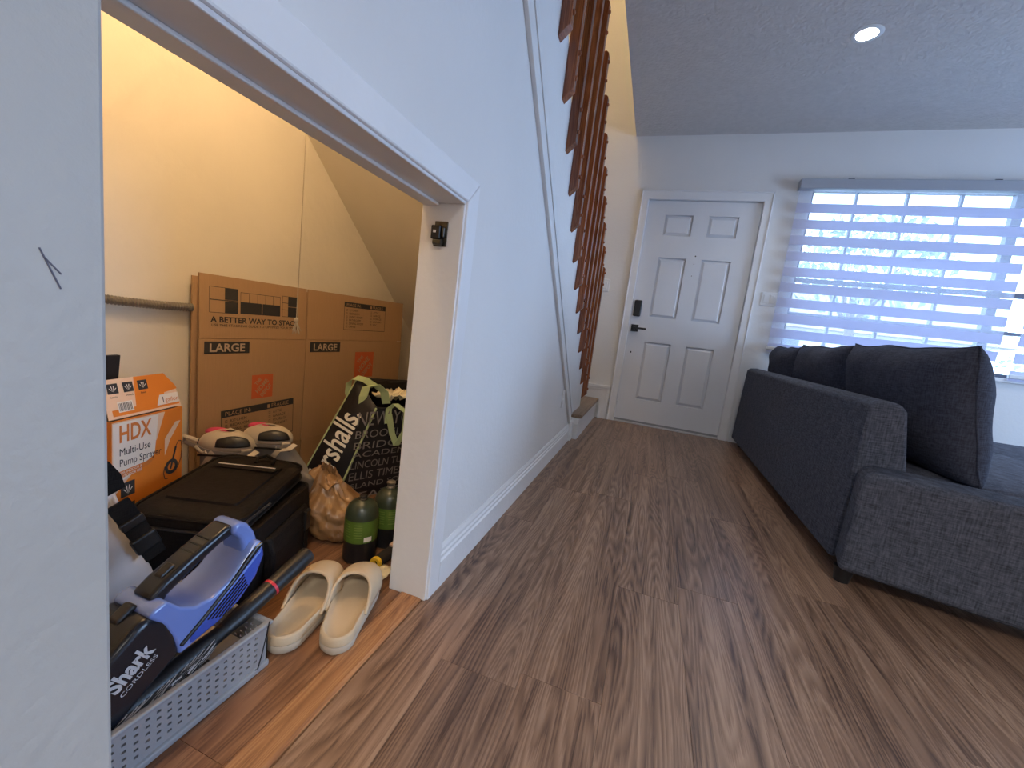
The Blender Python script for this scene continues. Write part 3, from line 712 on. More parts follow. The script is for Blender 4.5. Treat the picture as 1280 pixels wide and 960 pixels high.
for M, u, w_, h_ in ((M1, .018, .165, .042), (M2, .022, .168, .045)):
    rect_into(pr_, u, ZF-.010-h_, u+w_, ZF-.010, INK, M)
    text_into(pr_, 'LARGE', h_*.95, mat('carton_letter', (.52,.40,.28), .8), M @ Matrix.Translation((u+w_*.11, ZF-.010-h_*.83, .0004)), w_*.78, off=.0008)
    flush('size_label', mbx, 'black printed size label')
# square orange emblem with stencil lettering running diagonally
def emblem(M, x0, y0, s_):
    rect_into(pr_, x0, y0, x0+s_, y0+s_, INKO, M)
    R = M @ Matrix.Translation((x0+s_/2, y0+s_/2, .0003)) @ Matrix.Rotation(math.radians(45), 4, 'Z')
    for t, yy, sz, w_ in (('THE', .30, .20, .34), ('HOME', .0, .27, .72), ('DEPOT', -.27, .24, .66)):
        text_into(pr_, t, s_*sz, CARDINK, R @ Matrix.Translation((-s_*w_/2, s_*yy-s_*.06, 0)), s_*w_, off=.0006)
emblem(M1, .198, .382, .092); flush('emblem', mbx, 'square orange printed emblem')
emblem(M2, .290, .425, .13); flush('emblem', mbx, 'square orange printed emblem')
checklist(boxframe(A0, A1, .085, .205) @ Matrix.Rotation(.03, 4, 'Z'), .315, .148, 6, 5, ''); flush('checklist', mbx, 'printed room checklist')
checklist(MF2 @ Matrix.Translation((.205, .050, 0)), .285, .132, 6, 5, ''); flush('checklist', mbx, 'printed room checklist')

# pump sprayer carton
SL, SR = Vector((-.705, .622, 0)), Vector((-.765, .822, 0)); sd_ = (SR-SL).normalized(); sn = Vector((sd_.y, -sd_.x, 0)); SW = (SR-SL).length; SH = .432; SDp = .165
sp = tag(empty('sprayer_carton', SL), 'orange and white pump sprayer carton with an open top flap', 'carton'); bpy.context.view_layer.update()
MS = frame(SL, sd_, (0,0,1))            # x across the face, y up, z out of the face
cb = MB(); t = .002
cb.box((0, 0, -t), (SW, SH, 0), ORANGE, MS).box((0, 0, -SDp), (SW, SH, -SDp+t), ORANGE, MS).box((0, 0, -SDp+t), (t, SH, -t), ORANGE, MS).box((SW-t, 0, -SDp+t), (SW, SH, -t), ORANGE, MS).box((0, 0, -SDp), (SW, t, 0), ORANGE, MS)
part(cb, 'carton_body', sp)
part(MB().box((t, SH-.006, -SDp+t), (SW-t, SH-.004, -.006), mat('carton_inside', (.10,.06,.04), .9), MS), 'inner_flap', sp)
MFl = MS @ Matrix.Translation((0, SH+.003, -.004)) @ Matrix.Rotation(math.radians(-14), 4, 'X')
fp = MB().prism([(0,0),(SW,0),(SW-.006,.060),(SW-.035,.098),(.0,.098)], 'z', -.002, 0, ORANGEL, MFl); part(fp, 'top_flap', sp)
pr_ = MB()
def quad(pts, mt, M, z=.0004): pr_.add([(x, y_, z) for x, y_ in pts], [tuple(range(len(pts)))], mt, M)
quad([(.075,.022),(SW-.055,.022),(SW-.045,.045),(SW-.002,.050),(SW-.006,.060),(SW-.035,.0975),(.085,.0975)], ORANGE, MFl)
quad([(.012,.006),(SW-.004,.006),(SW-.004,.022),(.012,.022)], ORANGE, MFl, .0003)
quad([(SW-.075,.012),(SW-.003,.012),(SW-.003,.040),(SW-.062,.040)], CARTW, MFl, .0006)
text_into(pr_, '1', .024, INK, MFl @ Matrix.Translation((SW-.060, .017, .0005)))
text_into(pr_, 'gallon', .017, HDXO, MFl @ Matrix.Translation((SW-.048, .018, .0005)), .043)
for i in range(3):
    x0 = .012 + i*.040; rect_into(pr_, x0, .062, x0+.027, .087, INK, MFl, .0007)
    for q in (-.9, -.3, .3, .9): quad([(x0+.0135, .066), (x0+.0135+.011*math.sin(q)-.0012, .066+.016*math.cos(q)), (x0+.0135+.011*math.sin(q)+.0012, .066+.016*math.cos(q))], CARTW, MFl, .001)
    text_into(pr_, ('Lawns', 'Weeds', 'Plants')[i], .007, INK, MFl @ Matrix.Translation((x0+.003, .052, .0005)))
rect_into(pr_, .028, .014, .068, .040, CARTW, MFl, .0006)
for i in range(12): rect_into(pr_, .031+i*.0029, .017, .031+i*.0029+(.0016 if i%3 else .0009), .037, INK, MFl, .0009)
flush('flap_print', sp, 'printed icons and barcode')
# face of the carton: pale upper left fading panel, title, banner, icons, picture of the sprayer
quad([(.0,.235),(.055,.285),(.125,.355),(.150,SH-.004),(.002,SH-.004)], ORANGEL, MS)
quad([(.004,.262),(.118,.315),(.130,.425),(.004,.425)], CARTW, MS, .0006)
text_into(pr_, 'HDX', .062, HDXO, MS @ Matrix.Translation((.020, .375, .0006)), .088, off=.0012)
text_into(pr_, 'Multi-Use', .027, INK, MS @ Matrix.Translation((.020, .340, .0006)), .085)
text_into(pr_, 'Pump Sprayer', .027, INK, MS @ Matrix.Translation((.020, .312, .0006)), .118)
quad([(.010,.278),(.104,.293),(.116,.311-.006),(.010,.305-.006)], HDXO, MS, .0009)
text_into(pr_, 'FOR INDOOR &', .0105, CARTW, MS @ Matrix.Translation((.018, .2905, .0010)) @ Matrix.Rotation(.06, 4, 'Z'), .062)
text_into(pr_, 'OUTDOOR USE', .0105, CARTW, MS @ Matrix.Translation((.018, .2805, .0010)) @ Matrix.Rotation(.06, 4, 'Z'), .062)
for i in range(2):
    y0 = .228 - i*.058; rect_into(pr_, .022, y0, .060, y0+.038, INK, MS, .0009)
    for q in (-.9, -.3, .3, .9): quad([(.041, y0+.006), (.041+.015*math.sin(q)-.0018, y0+.006+.024*math.cos(q)), (.041+.015*math.sin(q)+.0018, y0+.006+.024*math.cos(q))], CARTW, MS, .0012)
    text_into(pr_, ('Natural', 'Control')[i], .009, HDXO, MS @ Matrix.Translation((.024, y0-.011, .0005)), .032)
quad([(.150,.350),(.185,.392),(.202,.392),(.168,.345),(.150,.300)], ORANGEL, MS, .0005)
for a_, b_ in ((.0, PI*2),):
    cx, cy = .172, .262; ring_ = [(cx+.022*math.cos(a_+(b_-a_)*i/16), cy+.022*math.sin(a_+(b_-a_)*i/16)) for i in range(17)]
    for i in range(16):
        p_, q_ = ring_[i], ring_[i+1]; c0 = Vector((cx, cy)); pp, qq = c0+(Vector(p_)-c0)*.55, c0+(Vector(q_)-c0)*.55
        quad([p_, q_, tuple(qq), tuple(pp)], INK, MS, .0010)
quad([(.166,.255),(.172,.255),(.190,.318),(.183,.318)], INK, MS, .0011)
hs = [(.186,.318),(.194,.332),(.204,.330),(.2075,.310),(.205,.280),(.196,.258),(.186,.246)]
for i in range(len(hs)-1):
    p_, q_ = Vector(hs[i]), Vector(hs[i+1]); n_ = Vector((-(q_-p_).y, (q_-p_).x)).normalized()*.0012
    quad([p_-n_, q_-n_, q_+n_, p_+n_], INK, MS, .0012)
hs = [(.150,.268),(.146,.250),(.150,.232),(.160,.230)]
for i in range(len(hs)-1):
    p_, q_ = Vector(hs[i]), Vector(hs[i+1]); n_ = Vector((-(q_-p_).y, (q_-p_).x)).normalized()*.0012
    quad([p_-n_, q_-n_, q_+n_, p_+n_], INK, MS, .0012)
flush('face_print', sp, 'printed title, icons and sprayer picture')
# dark plastic tray edge above the carton
ob = tag(empty('black_tray', (-.80, .60, SH)), 'black plastic piece sticking up behind the sprayer carton flap', 'tray')
MB().prism([(-.06, 0), (.075, 0), (.088, .145), (-.06, .145)], 'x', -.006, .006, BLACKP).build('tray_sheet', ob, bevel=.002)
ob.rotation_euler = (0, 0, math.radians(10))
ob.location = (-.788, .605, SH+.004)

# white padded bag with black buckled strap
wb = tag(empty('white_fabric_bag', (-.60, .42, 0)), 'white padded fabric bag with a black buckled strap behind the door edge', 'bag'); bpy.context.view_layer.update()
def wbf(u, v):
    a = 2*PI*u; z_ = .002 + .43*v; ca, sa = math.cos(a), math.sin(a)
    sx = .088*(1-.25*v**2); sy = .228 - .30*max(0, z_-.10) ; k = 1
    if v < .03: k = .75+8*v
    if v > .95: k = 1-(v-.95)*9
    w_ = 1 + .06*noise.noise(Vector((ca*2, sa*2, v*5))) + .03*noise.noise(Vector((ca*5, sa*5, v*11)))
    return (-.592 + math.copysign(abs(ca)**.42, ca)*sx*k*w_, .388 + math.copysign(abs(sa)**.42, sa)*sy*k*w_, z_)
m_ = MB().grid(wbf, 48, 30, WFAB, wrapu=True)
part(m_, 'bag_body', wb, smooth=70)
part(MB().ribbon([(-.500,.46,.425),(-.499,.497,.405),(-.498,.515,.375),(-.497,.522,.345)], .030, .004, (.2,.9,.45), BLACKF), 'strap', wb)
part(MB().ribbon([(-.496,.522,.318),(-.494,.538,.285),(-.492,.556,.245),(-.490,.575,.205),(-.489,.590,.170)], .040, .005, (.1,.93,.42), BLACKF), 'strap', wb)
part(MB().box((-.024,-.020,-.004), (.024,.020,.009), BLACKP, frame((-.487,.570,.212), (.1,.93,.42), (0,.42,-.91))), 'buckle', wb, bevel=.004)
part(MB().box((-.022,-.010,-.004), (.022,.010,.008), BLACKP, frame((-.488,.545,.268), (.1,.93,.42), (0,.42,-.91))), 'buckle', wb, bevel=.003)

# black soft cooler bag
cbag = tag(empty('cooler_bag', (-.53, .81, 0)), 'black nylon cooler bag with a flat zipped lid and pocket', 'bag'); bpy.context.view_layer.update()
P_TL, P_TR, P_BR, P_BL = Vector((-.768,.900,0)), Vector((-.515,1.010,0)), Vector((-.292,.722,0)), Vector((-.565,.632,0))
ctr = (P_TL+P_TR+P_BR+P_BL)/4
lx = ((P_BR-P_BL)+(P_TR-P_TL)).normalized(); ly = ((P_TL-P_BL)+(P_TR-P_BR)); ly = (ly-lx*ly.dot(lx)).normalized()
MC = frame(ctr, lx, ly); CW2, CD2 = .142, .178
def rrect(w_, d_, r, n=5):
    pts = []
    for cx, cy, a0 in ((w_-r, d_-r, 0), (-w_+r, d_-r, 90), (-w_+r, -d_+r, 180), (w_-r, -d_+r, 270)):
        for i in range(n+1): a = math.radians(a0+90*i/n); pts.append((cx+r*math.cos(a), cy+r*math.sin(a)))
    return pts
def loft(mb, rings, mt, M, cap=True):
    n = len(rings[0][0]); vs = []; fs = []
    for pts, z_ in rings: vs += [(x, y_, z_ if not callable(z_) else z_(x, y_)) for x, y_ in pts]
    for i in range(len(rings)-1):
        for k in range(n): fs.append((i*n+k, i*n+(k+1)%n, (i+1)*n+(k+1)%n, (i+1)*n+k))
    if cap: fs.append(tuple(range(n))[::-1]); fs.append(tuple(range((len(rings)-1)*n, len(rings)*n)))
    return mb.add(vs, fs, mt, M)
part(loft(MB(), [(rrect(CW2-.016, CD2-.016, .03), .002), (rrect(CW2-.006, CD2-.008, .035), .02), (rrect(CW2+.002, CD2-.004, .04), .12), (rrect(CW2-.004, CD2-.008, .04), .205), (rrect(CW2-.010, CD2-.014, .04), .207), (rrect(CW2-.018, CD2-.022, .035), .200)], BLACKF, MC), 'bag_body', cbag, smooth=50)
LX = -.020
def lid_(e, r): return [(x+LX, y_) for x, y_ in rrect(CW2-.016+e, CD2+e, r)]
tilt = lambda b: (lambda x, y_: b + .012*(y_/CD2) - .004*(x/CW2))
part(loft(MB(), [(lid_(-.004, .045), tilt(.214)), (lid_(.004, .05), tilt(.220)), (lid_(.004, .05), tilt(.244)), (lid_(-.006, .05), tilt(.252)), (lid_(-.03, .04), tilt(.256))], BLACKF, MC), 'lid', cbag, smooth=50)
ring_ = lid_(.005, .05); ring_ = ring_ + [ring_[0]]
part(MB().tube([MC @ Vector((x, y_, tilt(.247)(x, y_))) for x, y_ in ring_], .004, BLACKF, 6, cap=False), 'piping', cbag, smooth=True)
part(MB().tube([MC @ Vector((x, y_, tilt(.2185)(x, y_))) for x, y_ in ring_], .004, BLACKP, 6, cap=False), 'zipper', cbag, smooth=True)
part(loft(MB(), [([(x+LX, y_) for x, y_ in rrect(.090, .118, .012)], tilt(.2565)), ([(x+LX, y_) for x, y_ in rrect(.088, .116, .012)], tilt(.262))], BLACKF, MC), 'lid_pocket', cbag)
part(MB().box((-.108, .062, .268), (.068, .095, .272), BLACKF, MC), 'pocket_flap', cbag, bevel=.001)
pipe = part(MB().box((-.104, .083, .2722), (.060, .088, .2734), mat('reflective_tape', (.75,.72,.66), .3), MC), 'reflective_strip', cbag); pipe['label'] = 'pale reflective strip'
part(MB().tube([MC @ Vector(p) for p in ((-.02,.125,.268),(-.02,.14,.278),(.0,.152,.284),(.03,.14,.278),(.03,.125,.268))], .005, BLACKF, 8), 'lid_loop', cbag, smooth=True)
part(loft(MB(), [([(CW2-.004, -.12), (CW2+.02, -.11), (CW2+.02, .10), (CW2-.004, .11)], .02), ([(CW2-.004, -.12), (CW2+.024, -.11), (CW2+.024, .10), (CW2-.004, .11)], .12), ([(CW2-.004, -.12), (CW2+.012, -.11), (CW2+.012, .10), (CW2-.004, .11)], .165)], BLACKF, MC), 'side_pocket', cbag, bevel=.008)
part(MB().box((CW2+.020, .055, .10), (CW2+.030, .085, .16), BLACKP, MC).box((CW2+.022, .06, .02), (CW2+.027, .08, .10), BLACKF, MC), 'strap_buckle', cbag, bevel=.003)

# pair of inline skates behind the bag
def skate(loc, rz, label):
    r = empty('inline_skate', loc, (0, 0, rz)); tag(r, label, 'skate', 'inline skates behind the black bag')
    # local x: forward (toe), z up
    def shell(u, v):
        a = 2*PI*u; s_ = v
        x = -.115 + .250*s_
        hw = .046*(1-.25*max(0, s_-.55)/.45)*min(1, .6+2*s_)*min(1, .35+4*(1-s_))
        top = .305 - .155*min(1, max(0, (s_-.42)/.5))**1.2; bot = .085
        if s_ < .02 or s_ > .98: hw *= .3
        cz_ = (top+bot)/2; hh = (top-bot)/2*(.6 if (s_ < .02 or s_ > .98) else 1)
        return (x, hw*math.copysign(abs(math.cos(a))**.7, math.cos(a)), cz_ + hh*math.copysign(abs(math.sin(a))**.7, math.sin(a)))
    MB().grid(shell, 24, 18, SKG, wrapu=True).build('boot_shell', r, smooth=60)
    CX, CZ, AX, AY, AZ = -.035, .278, .082, .050, .046      # the rounded cuff
    def dome(k, a, e): return (CX + AX*k*math.cos(e)*math.sin(a), -AY*k*math.cos(e)*math.cos(a), CZ + AZ*k*math.sin(e))
    MB().grid(lambda u, v: dome(1, 2*PI*u, -.25 + (PI/2-.30+.25)*v), 26, 10, SKW, wrapu=True).build('cuff', r, smooth=60, solid=.005)
    MB().grid(lambda u, v: dome(1.05, -.10 + 1.35*u, .06 + .78*v*(1-.35*(2*u-1)**2)), 12, 8, BLACKP).build('side_pad', r, smooth=60, solid=.004)
    MB().grid(lambda u, v: dome(1.04, -1.75 + .55*u, -.25 + .5*v), 8, 6, BLACKP).build('side_pad', r, smooth=60, solid=.004)
    MB().ball((CX-.040, .014, CZ+.034), (.036, .026, .014), SKP, 16, 10).build('liner', r, smooth=True)
    MB().ribbon([dome(1.13, -1.9+.47*k, -.18-.05*k) for k in range(8)], .020, .004, (.1,0,1), SKG).build('ankle_strap', r)
    MB().ribbon([dome(1.12, -1.4+.4*k, -.50-.03*math.sin(k)) for k in range(7)], .016, .004, (.1,0,1), SKW).build('lower_strap', r)
    MB().tube([dome(1.13, -1.2+.1*k, -.30+.12*math.sin(k*.8)) for k in range(9)], .006, SKW, 8).build('buckle', r)
    MB().grid(lambda u, v: dome(1.20, .75+.40*u, -.62+.60*v), 5, 5, SKW).build('strap_plate', r, smooth=60, solid=.004)
    MB().tube([(CX-.085, -.012, CZ+.005), (CX-.120, -.02, CZ+.02), (CX-.128, -.01, CZ+.0), (CX-.09, .0, CZ-.02)], .008, SKW, 8).build('pull_loop', r, smooth=True)
    for q, (xa, xb) in enumerate(((-.085,-.02), (-.005,.055))):
        MB().ribbon([(xa,-.049,.205),(xa+.02,-.054,.235),((xa+xb)/2,-.052,.262-.012*q),(xb,-.040,.284-.03*q),(xb+.012,-.015,.300-.035*q)], .017, .004, [(1,0,-.4)]*5, SKW).build('shell_strap', r)
    MB().ribbon([(-.10,-.045,.248),(-.06,-.056,.254),(-.01,-.057,.257),(.03,-.050,.254),(.055,-.030,.246)], .006, .003, (0,0,1), BLACKP).build('shell_gap', r)
    MB().box((-.11,-.012,.055), (.125,.012,.090), SKG).build('wheel_frame', r, bevel=.004)
    for i in range(4): MB().lathe([(.012,-.012),(.028,-.011),(.034,0),(.028,.011),(.012,.012)], SKP, frame((-.09+.066*i, 0, .034), (1,0,0), (0,0,1)), 18).build('wheel', r, smooth=True)
skate((-.752, .990, 0), math.radians(24), 'left skate of the grey and pink pair, partly hidden by the other')
skate((-.722, 1.118, 0), math.radians(23), 'right skate of the grey and pink pair, black pad on its cuff')

# tan plastic bag
def tb(u, v):
    a = 2*PI*u; ca, sa = math.cos(a), math.sin(a)
    rr = (.068 + .032*math.sin(PI*min(1, v*1.1+.18))) * (1 - .62*max(0, v-.5)**1.4/.38) if v > .0 else .05
    if v < .04: rr *= .45 + 12*v
    n1 = noise.noise(Vector((ca*1.3+3, sa*1.3, v*2.2))); n2 = noise.noise(Vector((ca*3.5, sa*3.5+5, v*4.5))); n3 = noise.noise(Vector((ca*8, sa*8, v*10)))
    rr *= 1 + .20*n1 + .14*n2 + .07*n3
    z_ = .003 + (.205+.03*ca*-1)*v + .02*n2*v
    return (-.430 - .055*v + rr*ca, 1.120 + rr*sa - .005*v, max(.002, z_))
tbg = tag(empty('plastic_bag', (-.45, 1.12, 0)), 'crumpled translucent tan plastic bag beside the black bag', 'bag'); bpy.context.view_layer.update()
part(MB().grid(tb, 64, 40, TANBAG, wrapu=True), 'bag_body', tbg, smooth=50)
m_ = MB()
m_.grid(lambda u, v: (-.545+.10*u+.012*noise.noise(Vector((u*3, v*4, 2))), 1.085+.085*v-.02*u+.010*noise.noise(Vector((u*5, v*3, 8))), .196+.016*math.sin(PI*v)*(1-.3*u)-.030*u+.014*noise.noise(Vector((u*4, v*5, 5)))), 14, 14, TANBAG)
part(m_, 'gathered_top', tbg, smooth=50, solid=.0015)

# black tote with green piping
tt = tag(empty('tote_bag', (-.60, 1.46, 0)), 'black shopping tote with pale green straps and white lettering', 'bag'); bpy.context.view_layer.update()
b0, b1, b2, b3 = Vector((-.60,1.28,.003)), Vector((-.80,1.275,.003)), Vector((-.66,1.66,.003)), Vector((-.43,1.62,.003))
t0, t1, t2, t3 = Vector((-.487,1.352,.397)), Vector((-.632,1.412,.490)), Vector((-.50,1.72,.47)), Vector((-.335,1.65,.39))
def wall_(a, b, c, d, seed, n=9):   # a,b bottom; c,d top (c above b, d above a)
    nn = (b-a).cross(d-a).normalized()
    return lambda u, v: (a*(1-u)+b*u)*(1-v) + (d*(1-u)+c*u)*v + nn*(.010*noise.noise(Vector((u*3+seed, v*4, seed)))*math.sin(PI*u)*min(1, 3*v) + .012*math.sin(PI*u)*math.sin(PI*v))
m_ = MB()
m_.grid(wall_(b1, b0, t0, t1, 1), 10, 12, TOTE).grid(wall_(b0, b3, t3, t0, 2), 12, 12, TOTE).grid(wall_(b3, b2, t2, t3, 3), 10, 12, TOTE).grid(wall_(b2, b1, t1, t2, 4), 12, 12, TOTE)
m_.add([b0, b1, b2, b3], [(0,1,2,3)], TOTE)
part(m_, 'tote_body', tt, smooth=50, solid=.0025)
pp = MB()
for a, b in ((b0, t0), (b1, t1), (b3, t3), (b2, t2)): pp.tube([a*(1-k/8)+b*k/8 for k in range(9)], .0042, TOTEG, 8)
for a, b in ((t0, t1), (t0, t3), (t1, t2), (t2, t3)): pp.tube([a, (a+b)/2 + Vector((0,0,-.012)), b], .004, TOTE, 8)
o = part(pp, 'piping', tt, smooth=True); o['label'] = 'pale green corner piping'
# gusset lettering
gu = (t0 - b0).normalized(); gw = (t1-t0)
Mg = frame(b0*.55 + b1*.45, gu, (b1-b0)); Mg.translation += (b0-b1).cross(gu).normalized()*0
gn = (b0-b1).cross(t0-b0).normalized()
if gn.y > 0: gn = -gn
gm = (b0+b1)/2; gt = (t0+t1)/2; Mg = frame(gm + gn*.016, (gt-gm), gn.cross((gt-gm)))
lt_ = MB(); text_into(lt_, 'Marshalls.', .142, TOTEW, Mg @ Matrix.Translation((.035, -.036, 0)), .355, off=.0025)
# city names on the front
fn_ = (b3-b0).cross(t0-b0).normalized()
if fn_.x < 0: fn_ = -fn_
fx = (b3-b0).normalized(); Mf = frame(b0*.93+b3*.07 + fn_*.017, fx, (t0-b0))
for i, (t, sz, w_) in enumerate((('NEW YORK', .085, .30), ('BROOKLYN', .048, .26), ('BRIDGE', .045, .22), ('ACADEMY', .036, .27), ('LINCOLN TUNNEL', .048, .32), ('ELLIS TIMES SQ', .052, .31), ('ISLAND SOHO', .035, .30), ('STATEN', .05, .3))):
    yy = (.315, .262, .214, .178, .128, .076, .036, -.02)[i]
    text_into(lt_, t, sz, TOTEL, Mf @ Matrix.Translation((.012 - .0*yy, yy+.02, 0)), w_)
o = lt_.build('lettering', None, clean=False); o.parent = tt; o.matrix_parent_inverse = tt.matrix_basis.inverted(); o['label'] = 'white and grey lettering'
# straps
s1 = MB()
q_ = t1*.55+t0*.45
s1.ribbon([q_+Vector((.0,-.012,-.09)), q_+Vector((.0,-.014,-.02)), q_+Vector((.005,-.005,.018)), q_+Vector((.03,.02,.028)), q_+Vector((.055,.045,-.0)), q_+Vector((.06,.06,-.05))], .034, .003, (1,.35,.2), TOTEG)
s1.ribbon([t1+Vector((-.022,-.005,-.10)), t1+Vector((-.030,-.018,-.06)), t1+Vector((-.028,-.018,-.02)), t1*.9+t0*.1+Vector((-.012,-.012,.012)), t1*.75+t0*.25+Vector((.01,.0,.024)), t1*.6+t0*.4+Vector((.03,.02,.016))], .028, .003, (.6,.5,.6), TOTEG)
part(s1, 'strap', tt)
s2 = MB(); f0 = t0*.86+t3*.14; f1 = t0*.45+t3*.55
s2.ribbon([f0+fn_*.012+Vector((0,0,-.06)), f0+fn_*.012+Vector((0,0,.0)), f0+fn_*.02+Vector((.01,.02,.022)), (f0+f1)/2+fn_*.035+Vector((0,0,-.01)), (f0+f1)/2+fn_*.03+Vector((0,.0,-.09)), f0*.7+f1*.3+fn_*.022+Vector((0,0,-.15)), f0*.85+f1*.15+fn_*.016+Vector((0,0,-.10)), f0+fn_*.016+Vector((0,0,-.02))], .026, .003, fx, TOTEG)
part(s2, 'strap', tt)
cn = MB()
def pap(c, s_, seed):
    return lambda u, v: (c[0]+s_*(u-.5)*2+.02*noise.noise(Vector((u*4,v*4,seed))), c[1]+s_*(v-.5)*2.2+.02*noise.noise(Vector((u*4,v*4,seed+3))), c[2]+.05*noise.noise(Vector((u*3,v*3,seed+7)))+.02*noise.noise(Vector((u*9,v*9,seed))))
cn.grid(pap((-.50,1.54,.435), .085, 1), 14, 14, PAPERC); cn.grid(pap((-.46,1.52,.432), .062, 5), 12, 12, PAPERC)
pb = tag(empty('paper_bundle', (-.5, 1.53, .40)), 'crumpled cream paper filling the top of the black tote', 'paper'); bpy.context.view_layer.update()
part(cn, 'paper', pb, smooth=40, solid=.001)

# propane cylinders
def cyl(loc, rz, label):
    r = empty('propane_cylinder', loc, (0,0,rz)); tag(r, label, 'gas cylinder', 'small green fuel cylinders on the closet floor')
    R = .050
    MB().lathe([(R*.9,0),(R,.006),(R,.148),(R*.97,.160),(R*.86,.174),(R*.66,.186),(R*.40,.193),(R*.32,.195)], CANG, None, 32).build('tank', r, smooth=True)
    MB().lathe([(R*.9,.0004),(R+.0004,.006),(R+.0004,.070)], BLACKM, None, 32, cap=False).build('base_coat', r, smooth=True)
    MB().lathe([(R+.0006,.070),(R+.0006,.140)], CANL, None, 32, cap=False).build('label_band', r, smooth=True)
    MB().lathe([(.016,.192),(.016,.197),(.012,.199),(.012,.205),(.010,.207)] if 'front' in label else [(.014,.192),(.014,.200),(.012,.202),(.0125,.207),(.0145,.210),(.0145,.216),(.009,.220)], BLACKP if 'front' in label else STEEL, None, 16).build('valve_cap', r, smooth=True)
    g_ = MB()
    for j in range(6):
        for q in range(2):
            a0 = -2.25 + q*.75; z_ = .128 - j*.008
            for i in range(5): g_.add([((R+.0009)*math.cos(a0+(i+k)*.1), (R+.0009)*math.sin(a0+(i+k)*.1), z_+h_) for k, h_ in ((0,0),(1,0),(1,.0028),(0,.0028))], [(0,1,2,3)], mat('label_lines', (.16,.24,.05), .5))
    for i in range(3): g_.add([((R+.0009)*math.cos(-.88+(i+k)*.16), (R+.0009)*math.sin(-.88+(i+k)*.16), .075+h_) for k, h_ in ((0,0),(1,0),(1,.015),(0,.015))], [(0,1,2,3)], CARTW)
    g_.build('label_print', r, clean=False)
cyl((-.277, 1.033, 0), 0.15, 'front one of two green camping gas cylinders, nearer the slippers')
cyl((-.258, 1.150, 0), .5, 'rear one of two green camping gas cylinders, with a bare metal valve')
# foam-grip tool lying by the jamb
tl = tag(empty('foam_grip_handle', (-.194, .985, .0)), 'black foam handle with a yellow ring end lying beside the jamb', 'tool')
MB().tube([(0,.028,.019),(.004,.30,.019)], .0185, FOAM, 16).build('grip', tl, smooth=True)
MB().lathe([(.009,0),(.018,0),(.019,.006),(.018,.012),(.009,.012)], YEL, frame((-.001,.028,.019), (1,0,0), (0,0,1)) , 20, cap=False).build('end_ring', tl, smooth=True)
tl.rotation_euler = (0, 0, math.radians(-1))
t2_ = tag(empty('wooden_stick', (-.185, 1.07, .045)), 'thin pale stick with a yellow stripe lying over the foam handle', 'stick')
MB().box((-.010,0,-.004), (.010,.26,.004), mat('pale_wood', (.62,.42,.30), .6)).build('stick_body', t2_, bevel=.001)
MB().box((-.0101,.03,.0041), (-.004,.26,.0047), YEL).build('stripe', t2_)
t2_.rotation_euler = (math.radians(6), math.radians(-6), math.radians(-4))
jr = tag(empty('crumpled_wrapper', (-.155, .97, .002)), 'small pale crumpled wrapper on the floor at the foot of the jamb', 'wrapper')
MB().grid(lambda u, v: (.045*(u-.5)*2*.5, .05*(v-.5)*2, .012+.014*noise.noise(Vector((u*3,v*3,2)))), 8, 8, PAPERC).build('wrapper_sheet', jr, smooth=30, solid=.001)

# slippers
def slipper(loc, rz, label, mirror=1, L=.270):
    r = empty('slide_slipper', loc, (0,0,rz)); tag(r, label, 'slipper', 'beige foam slippers')
    def hw(s_):   # half width along the foot from heel 0 to toe 1
        e = 1e-6
        base = .039 + .0125*math.sin(min(1, max(0, (s_-.05)/.72))*PI/2)**1.5
        end = math.sqrt(max(e, 1-((max(0, .14-s_))/.14)**2)) * math.sqrt(max(e, 1-((max(0, s_-.72))/.28)**2))
        return base*end
    def cl(s_): return mirror*.006*math.sin(s_*PI)
    n = 36; S = [0.5-0.5*math.cos(PI*(.012+.976*i/(n-1))) for i in range(n)]
    def outline(ins, n=n):
        L_ = [(cl(s_)-max(.001, hw(s_)-ins), (ins*.9)+(L-1.8*ins)*s_) for s_ in S]; R_ = [(cl(s_)+max(.001, hw(s_)-ins), (ins*.9)+(L-1.8*ins)*s_) for s_ in S]
        return L_ + R_[::-1]
    # sole: outer wall, rounded rim, footbed
    rings = [(outline(.004), .001), (outline(.001), .006), (outline(.0), .018), (outline(.002), .021), (outline(.0), .024), (outline(.0005), .040), (outline(.004), .0445), (outline(.008), .0435), (outline(.011), .036), (outline(.016), .031), (outline(.03), .029)]
    m_ = MB(); loft(m_, rings[:5], SLIPS, None); m_.build('sole', r, smooth=50)
    m_ = MB(); loft(m_, rings[4:], SLIP, None); m_.build('footbed', r, smooth=60)
    # upper: arched vamp open towards the heel
    def up_(u, v):
        th = PI*u; s0 = .36 + .26*math.sin(th)**.8; s_ = s0 + (.992-s0)*v
        w_ = hw(s_) + .002; hgt = (.062 - .020*max(0, (s_-.55)/.45)**1.5)*(hw(s_)/.05)**.5
        c = math.cos(th); x = cl(s_) - math.copysign(abs(c)**.75, c)*w_; z_ = .036 + hgt*max(0, math.sin(th))**.8
        return (x, L*s_, z_)
    MB().grid(up_, 26, 18, SLIP).build('upper', r, smooth=60, solid=.006)
    e_ = MB(); e_.tube([up_(i/30, 0) for i in range(31)], .0042, SLIP, 8); e_.build('opening_rim', r, smooth=True)
slipper((-.182, .636, 0), math.radians(16.5), 'left beige foam slide slipper, heel beside the grey basket', 1)
slipper((-.072, .688, 0), math.radians(21), 'right beige foam slide slipper, nearest the white jamb', -1)

